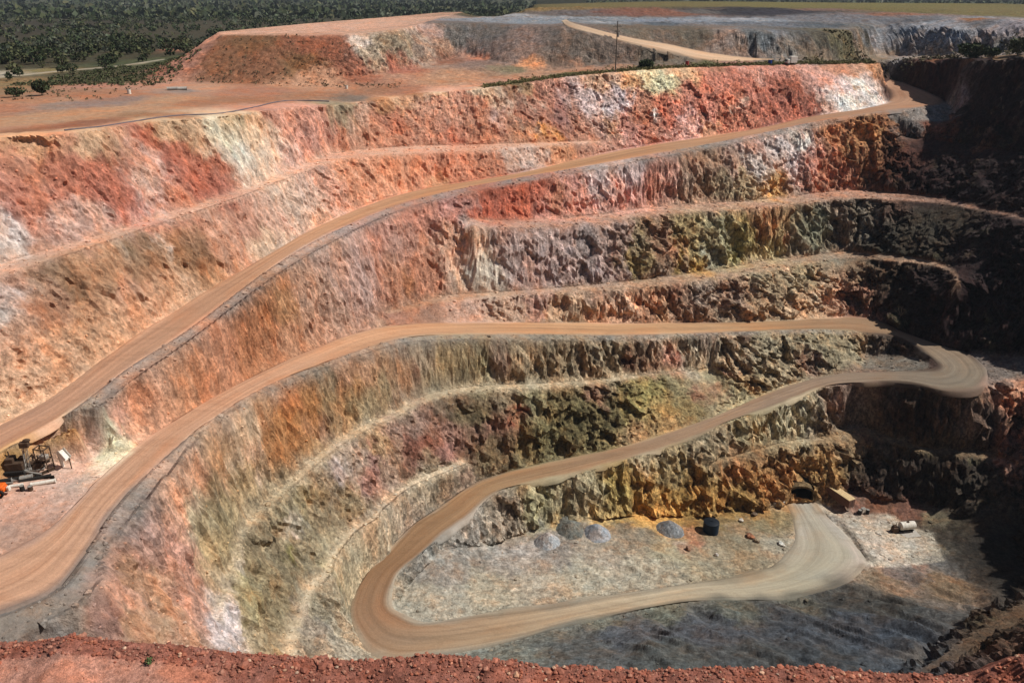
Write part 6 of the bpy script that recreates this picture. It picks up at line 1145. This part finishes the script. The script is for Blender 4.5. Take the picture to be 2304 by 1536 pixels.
for i, (xx, yy, rz) in enumerate(((-111.7, 275.4, .3), (-109.2, 276.6, .42))):
    pipe(xx, yy, 3.2, .55, rz, M['concrete'], ('left' if i == 0 else 'right') + ' one of two grey culvert pipes on the red ground', 0, 'culvert_pipe', 'culvert pipes behind the left rim')
pl = [(-97.6, 178.4), (-93.4, 184.6), (-90.4, 195.6), (-86, 212.7), (-78.9, 219.1), (-75, 236.4), (-71.4, 260), (-64.5, 265.5), (-58.8, 267.2)]
Q_ = densify(np.array([(a, b_, 0) for a, b_ in pl]), 5)
m = MB(); m.tube([(a[0], a[1] + .6, height(a[0], a[1] + .6) + .12) for a in Q_], .17, 8)
tag(m.build('water_pipe', M['pipe'], None, True), 'long dark grey pipe snaking along the left rim of the pit', 'pipe')

# ------------------------------------------------------------------ plants
def leaf_material():
    b = NB('dry_bush_leaves'); b.base(b.attr('col')); b.b.inputs['Roughness'].default_value = .8
    return b.m
MAT_LEAF = leaf_material()
def clumps(n, rx, ry, rz, cz, s, cols, seed, shell=.55):
    r_ = np.random.RandomState(seed)
    d_ = r_.randn(n, 3); d_ /= np.linalg.norm(d_, axis=1)[:, None]
    q = f32(d_)
    lob = 1 + .45 * vnoise(q[:, 0] * 1.7 + seed, q[:, 1] * 1.7, q[:, 2] * 1.7)
    P = d_ * (shell + (1 - shell) * r_.rand(n, 1) ** .6) * lob[:, None] * (rx, ry, rz) + (0, 0, cz)
    u_ = r_.randn(n, 3); u_ /= np.linalg.norm(u_, axis=1)[:, None]
    v_ = np.cross(u_, r_.randn(n, 3)); v_ /= np.linalg.norm(v_, axis=1)[:, None]
    ss = (s * (.6 + .8 * r_.rand(n)))[:, None]
    V_ = np.stack([P - u_ * ss, P - v_ * ss * .6, P + u_ * ss, P + v_ * ss * .6], 1).reshape(-1, 3)
    ci = np.array(cols)[r_.randint(len(cols), size=n)] * (.7 + .6 * r_.rand(n, 1))
    return V_, np.arange(n * 4).reshape(n, 4), np.repeat(ci, 4, 0)
GREENS = {'dark': [(.030, .045, .018), (.045, .060, .024), (.06, .07, .03)], 'olive': [(.075, .080, .034), (.06, .07, .03), (.10, .095, .045)], 'grey': [(.085, .10, .065), (.10, .105, .07), (.065, .08, .045)]}
def limbs(h, r, seed, n=4, spread=.45):
    rr = random.Random(seed); m = MB()
    m.cyl((0, 0, -.4), (0, 0, h * .5), r, r * .7, seg=7)
    for k_ in range(n):
        a = rr.random() * 6.28; b_ = spread * h * (.6 + .5 * rr.random())
        m.cyl((0, 0, h * (.3 + .15 * rr.random())), (math.cos(a) * b_, math.sin(a) * b_, h * (.75 + .2 * rr.random())), r * .55, r * .2, seg=5)
    return m
def tree(name, x_, y_, h, wd, kind, n, label, cat, group=None, seed=1, s=None, z=None):
    t = empty(name, x_, y_, seed, label, cat, group, z=z)
    limbs(h, .05 * h * .7, seed).build('trunk', M['bark'], t)
    V_, F_, c_ = clumps(n, wd / 2, wd / 2, h * .42, h * .56, s or wd * .1, GREENS[kind], seed)
    mesh_np('crown', V_, F_, MAT_LEAF, t, smooth=False, attrs={'col': c_})
    return t
tree('shrub', 53.4, 337.9, 3.2, 6.0, 'dark', 420, 'dark round shrub on the rim right of the utility pole', 'shrub', seed=3, s=.5)
tree('shrub', -146.4, 260.1, 4.6, 5.2, 'dark', 420, 'biggest dark shrub standing alone on the left plain', 'shrub', seed=4, s=.5)
tree('shrub', -152.5, 256.5, 2.8, 5.5, 'dark', 300, 'low wide shrub left of the biggest dark shrub', 'shrub', seed=5, s=.45)
tree('shrub', -158.5, 250.5, 2.8, 4.5, 'dark', 300, 'low dark shrub at the far left edge above the tan pad', 'shrub', seed=6, s=.45)
tree('shrub', 194, 358.5, 6, 13, 'dark', 520, 'widest dark green shrub below the grey heap at right', 'shrub', seed=7, s=.9)
tree('shrub', 199, 351, 4, 5, 'dark', 320, 'small green shrub right of the widest one', 'shrub', seed=8, s=.5)
tree('shrub', 205, 345, 6.5, 8, 'olive', 320, 'brownish bush at the right edge below the grey heap', 'shrub', seed=9, s=.8)
for i, (xx, yy, hh, lb) in enumerate(((-193.5, 331, 3, 'small bush just below the pale track, farthest left'), (-183.5, 344, 3.2, 'small dark bush below the pale track, second from the left'), (-176, 338, 4.4, 'dark upright bush between pale track and red ground'), (-168.5, 351, 4.6, 'dark bush nearest to the grassy bank beside the track'), (-190, 318, 2.6, 'low bush on the orange ground below the track'))):
    tree('shrub', xx, yy, hh, hh * 1.1, 'dark', 200, lb, 'shrub', seed=20 + i, s=.4)
# the bare tree by the hairpin
t = empty('dead_tree', 129.8, 249.4, .4, 'bare pale dead tree at the edge of the hairpin road', 'tree', z=height(129.8, 249.4))
m = MB(); m.cyl((0, 0, -.5), (.15, 0, 3.0), .2, .14, seg=8); m.build('trunk', M['bark'], t)
m = MB(); rr = random.Random(2)
for k_ in range(9):
    a = k_ * .7 + rr.random(); e_ = (math.cos(a) * (1 + rr.random()), math.sin(a) * (1 + rr.random()), 4.2 + 2 * rr.random())
    b0 = (.14, 0, 2.3 + .7 * rr.random()); m.cyl(b0, e_, .08, .03, seg=5)
    for q_ in range(3):
        f_ = (e_[0] + rr.uniform(-.8, .8), e_[1] + rr.uniform(-.8, .8), e_[2] + rr.uniform(.2, .9)); m.cyl(e_, f_, .03, .012, seg=4)
m.build('branches', M['bark'], t)

# bushland on the plain: nearest trees one by one, the rest as one wood
hm = heap.reshape(NY - 1, NX - 1)
def free_ground(x_, y_):
    fx, fy = gi(x_, y_); i = int(min(max(fx, 0), NX - 2)); j = int(min(max(fy, 0), NY - 2))
    return not hm[j, i] and height(x_, y_) < -29.8
def plain_spot(x_, y_):
    if ((x_ + 199) * -42 + (y_ - 328) * 27) / 50 < 9 and y_ < 480: return False
    if -268 < x_ < -215 and 480 < y_ < 545 and False: return False
    return free_ground(x_, y_)
pts = []
rr = random.Random(8)
while len(pts) < 2600:
    y_ = 300 + 1100 * rr.random() ** 1.15; x_ = -y_ * (.72 - .95 * rr.random())
    if rr.random() > .25 + .75 * min(1, max(0, .5 + 1.6 * float(vnoise(np.float32([x_ * .02]), np.float32([y_ * .012]), np.float32([0]))[0]))): continue
    if (abs(x_ + .55 * y_ - 8) < 14 and 490 < y_ < 540): continue
    if plain_spot(x_, y_): pts.append((x_, y_))
pts.sort(key=lambda p: p[0] ** 2 + p[1] ** 2)
protos = []
KL = {'dark': 'dark green bush tree in the scrub on the left plain', 'olive': 'olive brown bush tree in the scrub on the left plain', 'grey': 'grey green bush tree in the scrub on the left plain'}
for k_, kind in enumerate(('dark', 'dark', 'olive', 'olive', 'grey')):
    hh = (5.2, 4.4, 4.8, 4.0, 4.6)[k_]
    protos.append(dict(kind=kind, h=hh, n=95, seed=40 + k_))
made = {}
for i, (x_, y_) in enumerate(pts[:290]):
    k_ = rr.randrange(5); s_ = rr.uniform(.6, 1.25)
    if k_ not in made:
        q = protos[k_]
        made[k_] = tree('bush_tree', x_, y_, q['h'], q['h'] * 1.25, q['kind'], q['n'], KL[q['kind']], 'tree', 'bush trees on the left plain', seed=q['seed'], s=.75)
        made[k_].scale = (s_,) * 3
    else:
        copy_thing(made[k_], (x_, y_, height(x_, y_)), rr.random() * 6.28, s_)
Vs, Fs, Cs = [], [], []; off = 0
def add(V_, F_, c_, at):
    global off
    Vs.append(V_ + np.array(at)); Fs.append(F_ + off); Cs.append(c_); off += len(V_)
kinds = list(GREENS)
for x_, y_ in pts[290:]:
    h_ = rr.uniform(2.6, 6)
    add(*clumps(20, h_ * .6, h_ * .6, h_ * .42, h_ * .5, h_ * .24, GREENS[rr.choice(('dark', 'dark', 'olive', 'grey'))], rr.randrange(999), .4), (x_, y_, height(x_, y_)))
for _ in range(6000):
    y_ = 1100 + 7000 * rr.random() ** 1.8; x_ = y_ * rr.uniform(-.75, .78)
    if y_ < 1120 and not free_ground(x_, y_): continue
    h_ = rr.uniform(4, 8) * (1 + y_ / 5000)
    add(*clumps(7, h_ * 1.6, h_ * 1.2, h_ * .4, h_ * .4, h_ * .6, GREENS[rr.choice(('dark', 'dark', 'olive', 'grey'))], rr.randrange(999), .4), (x_, y_, -34.5))
o = mesh_np('woodland', np.concatenate(Vs), np.concatenate(Fs), MAT_LEAF, smooth=False, attrs={'col': np.concatenate(Cs)})
tag(o, 'dark bushland covering the plain to the horizon', 'woodland', kind='stuff')

# grass and scrub
Vs, Fs, Cs = [], [], []; off = 0
rim_d = densify(LN['rim'])
seg = rim_d[(rim_d[:, 0] > -14)]
DRY = [(.17, .15, .06), (.12, .12, .045), (.22, .18, .08)]
for _ in range(4200):
    i = rr.randrange(len(seg) - 1); f = rr.random(); p = seg[i] * (1 - f) + seg[i + 1] * f
    x_ = p[0] + rr.gauss(0, 1); y_ = p[1] + .8 + abs(rr.gauss(0, 5.0))
    h_ = rr.uniform(.3, .9)
    add(*clumps(6, h_ * .8, h_ * .8, h_ * .5, h_ * .35, h_ * .45, DRY, rr.randrange(999), .3), (x_, y_, height(x_, y_)))
o = mesh_np('rim_grass', np.concatenate(Vs), np.concatenate(Fs), MAT_LEAF, smooth=False, attrs={'col': np.concatenate(Cs)})
tag(o, 'dry olive grass growing along the far pit rim', 'grass', kind='stuff')
Vs, Fs, Cs = [], [], []; off = 0
SCR = [(.11, .09, .05), (.13, .10, .055), (.085, .075, .04)]
def scatter(poly, n, lo, hi, cols, k=6):
    xs = [p[0] for p in poly]; ys = [p[1] for p in poly]; c = 0
    while c < n:
        x_ = rr.uniform(min(xs), max(xs)); y_ = rr.uniform(min(ys), max(ys))
        if not inside(poly, np.array([x_]), np.array([y_]))[0]: continue
        c += 1
        h_ = rr.uniform(lo, hi)
        add(*clumps(k, h_ * .8, h_ * .8, h_ * .5, h_ * .35, h_ * .45, cols, rr.randrange(999), .3), (x_, y_, height(x_, y_)))
scatter([(-122, 306), (-60, 306), (-48, 330), (-112, 330)], 220, .25, .7, SCR)
scatter([(-115, 300), (-40, 300), (-40, 312), (-115, 310)], 160, .3, .8, SCR)
scatter([(140, 395), (175, 378), (185, 362), (210, 345), (235, 350), (205, 375), (165, 405)], 420, .4, 1.5, SCR)
scatter([(118, 362), (160, 398), (168, 396), (135, 362)], 160, .3, .9, SCR)
scatter([(-180, 300), (-125, 290), (-120, 330), (-172, 372)], 900, .5, 1.1, [(.075, .085, .035), (.10, .10, .045), (.06, .07, .028)], 8)
scatter([(-180, 240), (-120, 240), (-120, 300), (-200, 320)], 200, .3, .9, SCR)
o = mesh_np('scrub', np.concatenate(Vs), np.concatenate(Fs), MAT_LEAF, smooth=False, attrs={'col': np.concatenate(Cs)})
tag(o, 'low scrub dotted over the heaps and the ground behind the rim', 'scrub', kind='stuff')

# pale track on the plain
A = np.array([(-230, 292), (-199.5, 325.5), (-186, 349.5), (-171, 367.5), (-160, 392)], float); Bq = A + (-3.6, 2.6)
A3 = densify(np.array([(a, b_, height(a, b_) + .12) for a, b_ in A])); B3 = densify(np.array([(a, b_, height(a, b_) + .12) for a, b_ in Bq]))
ribbon('track', A3, B3, [(0, 'b4a48c'), (1, 'a89c88')], nacross=7, lift=.15)

# far buildings
def shed(x_, y_, wd, dp, h, label, name='mill_building', cat='building', group=None, mat=None):
    t = empty(name, x_, y_, 0, label, cat, group, z=-34.6)
    m = MB(); m.box((0, 0, h / 2), (wd, dp, h), bev=0); m.build('wall', mat or M['shed'], t)
    m = MB(); m.box((0, 0, h + .4), (wd + 1, dp + 1, .8), bev=0); m.build('roof', M['steel'], t)
    for k_ in range(5):
        m = MB(); m.box((-wd * .4 + k_ * wd * .2, -dp / 2 - .1, h * .45), (wd * .06, .3, h * .3), bev=0); m.build('window', M['glass'], t)
    return t
shed(63, 1120, 62, 30, 24, 'long beige mill building beyond the grassy heap top')
for i, (x_, lb) in enumerate(((-2190, 'pale tower block on the far horizon, left of the other'), (-2030, 'pale tower block on the far horizon, right of the other'))):
    shed(x_, 4300, 34, 25, 62, lb, 'tower_block', 'building', 'tower blocks on the horizon', M['white'])
t = empty('mast', 352, 830, 0, 'thin white mast standing on the far grassy bank', 'mast', z=height(352, 830))
m = MB(); m.cyl((0, 0, -.5), (0, 0, 9), .5, .35, seg=10); m.build('shaft', M['white'], t)
m = MB(); m.box((0, 0, 9.2), (1.6, .5, .5)); m.build('lamp_head', M['steel'], t)

# ------------------------------------------------------------------ loose stones: along walls and benches, and on the bund in front of the camera
RS = [rockshape(1, k_) for k_ in range(6)]
def stones(name, P, S_, COLS, label, mat):
    V_, F_, c_ = [], [], []; o_ = 0
    for p, s_, c in zip(P, S_, COLS):
        a, f = RS[rr.randrange(6)]; th = rr.random() * 6.28
        R = np.array([[math.cos(th), -math.sin(th), 0], [math.sin(th), math.cos(th), 0], [0, 0, 1]])
        V_.append(a @ R.T * s_ + p); F_.append(f + o_); o_ += len(a); c_.append(np.tile(c, (len(a), 1)))
    V_ = np.concatenate(V_)
    o = mesh_np(name, V_, np.concatenate(F_), mat, smooth=False, attrs={'col': np.concatenate(c_), 'wall': np.zeros(len(V_))})
    return tag(o, label, 'stones', kind='stuff')
cand = np.argwhere((pit.reshape(NY - 1, NX - 1)) & (road[:-1, :-1] < .5) & (YS[:-1, None] > 70) & (wall[:-1, :-1] < .75))
wgt = (.25 + 2.5 * ((roadn[cand[:, 0], cand[:, 1]] > .04)) + 1.0 * (blur(wall, 6)[cand[:, 0], cand[:, 1]] > .25)); wgt /= wgt.sum()
sel_ = cand[nr.choice(len(cand), 9000, p=wgt)]
P_ = np.stack([PX[sel_[:, 0], sel_[:, 1]], PY[sel_[:, 0], sel_[:, 1]], PZ[sel_[:, 0], sel_[:, 1]]], -1)
S_ = .16 + .22 * nr.rand(len(P_)) ** 2 + .5 * (nr.rand(len(P_)) > .96)
c_ = COL[sel_[:, 0], sel_[:, 1]] * (.75 + .6 * nr.rand(len(P_), 1))
stones('loose_stones', P_, S_, c_, 'fallen stones along the benches and wall feet', MAT_PILE)

cand = np.argwhere((pit.reshape(NY - 1, NX - 1)) & (road[:-1, :-1] < .5) & (YS[:-1, None] > 75) & (wall[:-1, :-1] > .4))
sel_ = cand[nr.choice(len(cand), 16000)]
P_ = np.stack([PX[sel_[:, 0], sel_[:, 1]], PY[sel_[:, 0], sel_[:, 1]], PZ[sel_[:, 0], sel_[:, 1]]], -1)
S_ = .14 + .32 * nr.rand(len(P_)) ** 2.5
c_ = COL[sel_[:, 0], sel_[:, 1]] * (.6 + .75 * nr.rand(len(P_), 1))
stones('crumbled_rock', P_, S_, c_, 'crumbled rock clinging to the pit walls', MAT_PILE)

# red bund right below the camera
CREST = [(-9, -5.7), (-5.32, -5.62), (-4.82, -5.62), (-4.4, -5.59), (-4.18, -5.53), (-3.57, -5.62), (-3.07, -5.66), (-2.87, -5.7), (-2.66, -5.75), (-2.16, -5.78), (-1.91, -5.82), (-1.28, -5.84), (-0.64, -5.78), (-0.14, -5.82), (0.12, -5.89), (0.42, -5.93), (1.06, -5.95), (2.12, -5.94), (2.76, -5.93), (2.97, -5.96), (3.62, -6.01), (4.48, -6.03), (4.75, -5.9), (4.87, -5.79), (5.35, -5.75), (9, -5.8)]
bx = np.linspace(-9, 9, 620); by = np.r_[np.linspace(1.0, 4.6, 30), np.linspace(4.64, 6.2, 90), np.linspace(6.25, 8.6, 30)]
bX, bY = np.meshgrid(bx, by)
zc_ = np.interp(bX, [c[0] for c in CREST], [c[1] for c in CREST]) - .06
zz = zc_ - .10 * np.clip(5.8 - bY, 0, 9) - np.clip(4.9 - bY, 0, 9) * .25 - 1.5 * np.clip(bY - 5.84, 0, 9) ** 1.1
k_ = np.clip((bX + 2.6) / 1.2, .25, 1)
zz = zz + k_ * (.05 * fbm(f32(bX * 3), f32(bY * 3), f32(bX * 0), 3) + .035 * fbm(f32(bX * 9), f32(bY * 9), f32(bX * 0), 3))
I = np.arange(bX.size).reshape(bX.shape)
Fq = np.stack([I[:-1, :-1], I[:-1, 1:], I[1:, 1:], I[1:, :-1]], -1).reshape(-1, 4)
pathk = np.clip((-2.9 - bX) / .8 + .5, 0, 1) * np.clip((5.66 - bY) / .05, 0, 1)
pathk = np.clip(pathk + .2 * fbm(f32(bX * 4), f32(bY * 6), f32(bX * 0), 3), 0, 1)[..., None]
bc = np.array([.29, .112, .078]) * (1 - pathk) + np.array([.50, .24, .17]) * pathk
mesh_b = mesh_np('bund', np.stack([bX, bY, zz], -1).reshape(-1, 3), Fq, rock_material('crumbly_laterite', 14, .7, .03), attrs={'col': bc.reshape(-1, 3), 'wall': np.ones(bX.size)})
tag(mesh_b, kind='structure')
n = 5200
q = np.stack([nr.uniform(-5.6, 5.6, n), 5.88 - np.abs(nr.normal(0, .26, n))], -1)
q = q[(q[:, 0] > -2.9) | (q[:, 1] > 5.62) | (nr.rand(len(q)) > .9)]
fx = np.interp(q[:, 0], bx, np.arange(len(bx))); fy = np.interp(q[:, 1], by, np.arange(len(by)))
zz_ = zz[np.rint(fy).astype(int), np.rint(fx).astype(int)]
S_ = .006 + .024 * nr.rand(len(q)) ** 3 + .05 * nr.rand(len(q)) * (nr.rand(len(q)) > .97)
c_ = np.array([(.34, .13, .085), (.28, .10, .065), (.40, .18, .12), (.22, .085, .06), (.5, .32, .22)])[nr.choice(5, len(q), p=[.35, .3, .2, .1, .05])] * (.8 + .4 * nr.rand(len(q), 1))
stones('red_gravel', np.column_stack([q, zz_ + .004]), S_, c_, 'red gravel heaped along the near edge of the pit', rock_material('red_gravel_stone', 30, .5, .01))
t = empty('small_plant', -3.35, 5.62, 0, 'tiny green weed growing on the red bund', 'plant', z=float(zz[np.abs(by - 5.62).argmin(), np.abs(bx + 3.35).argmin()]))
V_, F_, c__ = clumps(60, .045, .045, .03, .03, .012, [(.06, .10, .03), (.09, .13, .05)], 3, .2); mesh_np('leaves', V_, F_, MAT_LEAF, t, smooth=False, attrs={'col': c__})
m = MB(); m.cyl((0, 0, -.02), (0, 0, .04), .004, seg=5); m.build('stem', M['bark'], t)

# ------------------------------------------------------------------ the air: thin even haze over the whole place
b = NB('dusty_air'); b.t.nodes.remove(b.b)
pv = b.n('ShaderNodeVolumePrincipled'); pv.inputs['Color'].default_value = (.80, .88, 1.0, 1); pv.inputs['Density'].default_value = .00005
b.l(pv.outputs[0], b.out.inputs['Volume'])
m = MB(); m.box((0, 11450, -60.5), (53800, 29700, 171), bev=0)
o = m.build('haze', b.m); tag(o, 'thin dusty air that pales the far bushland', 'haze', kind='stuff')
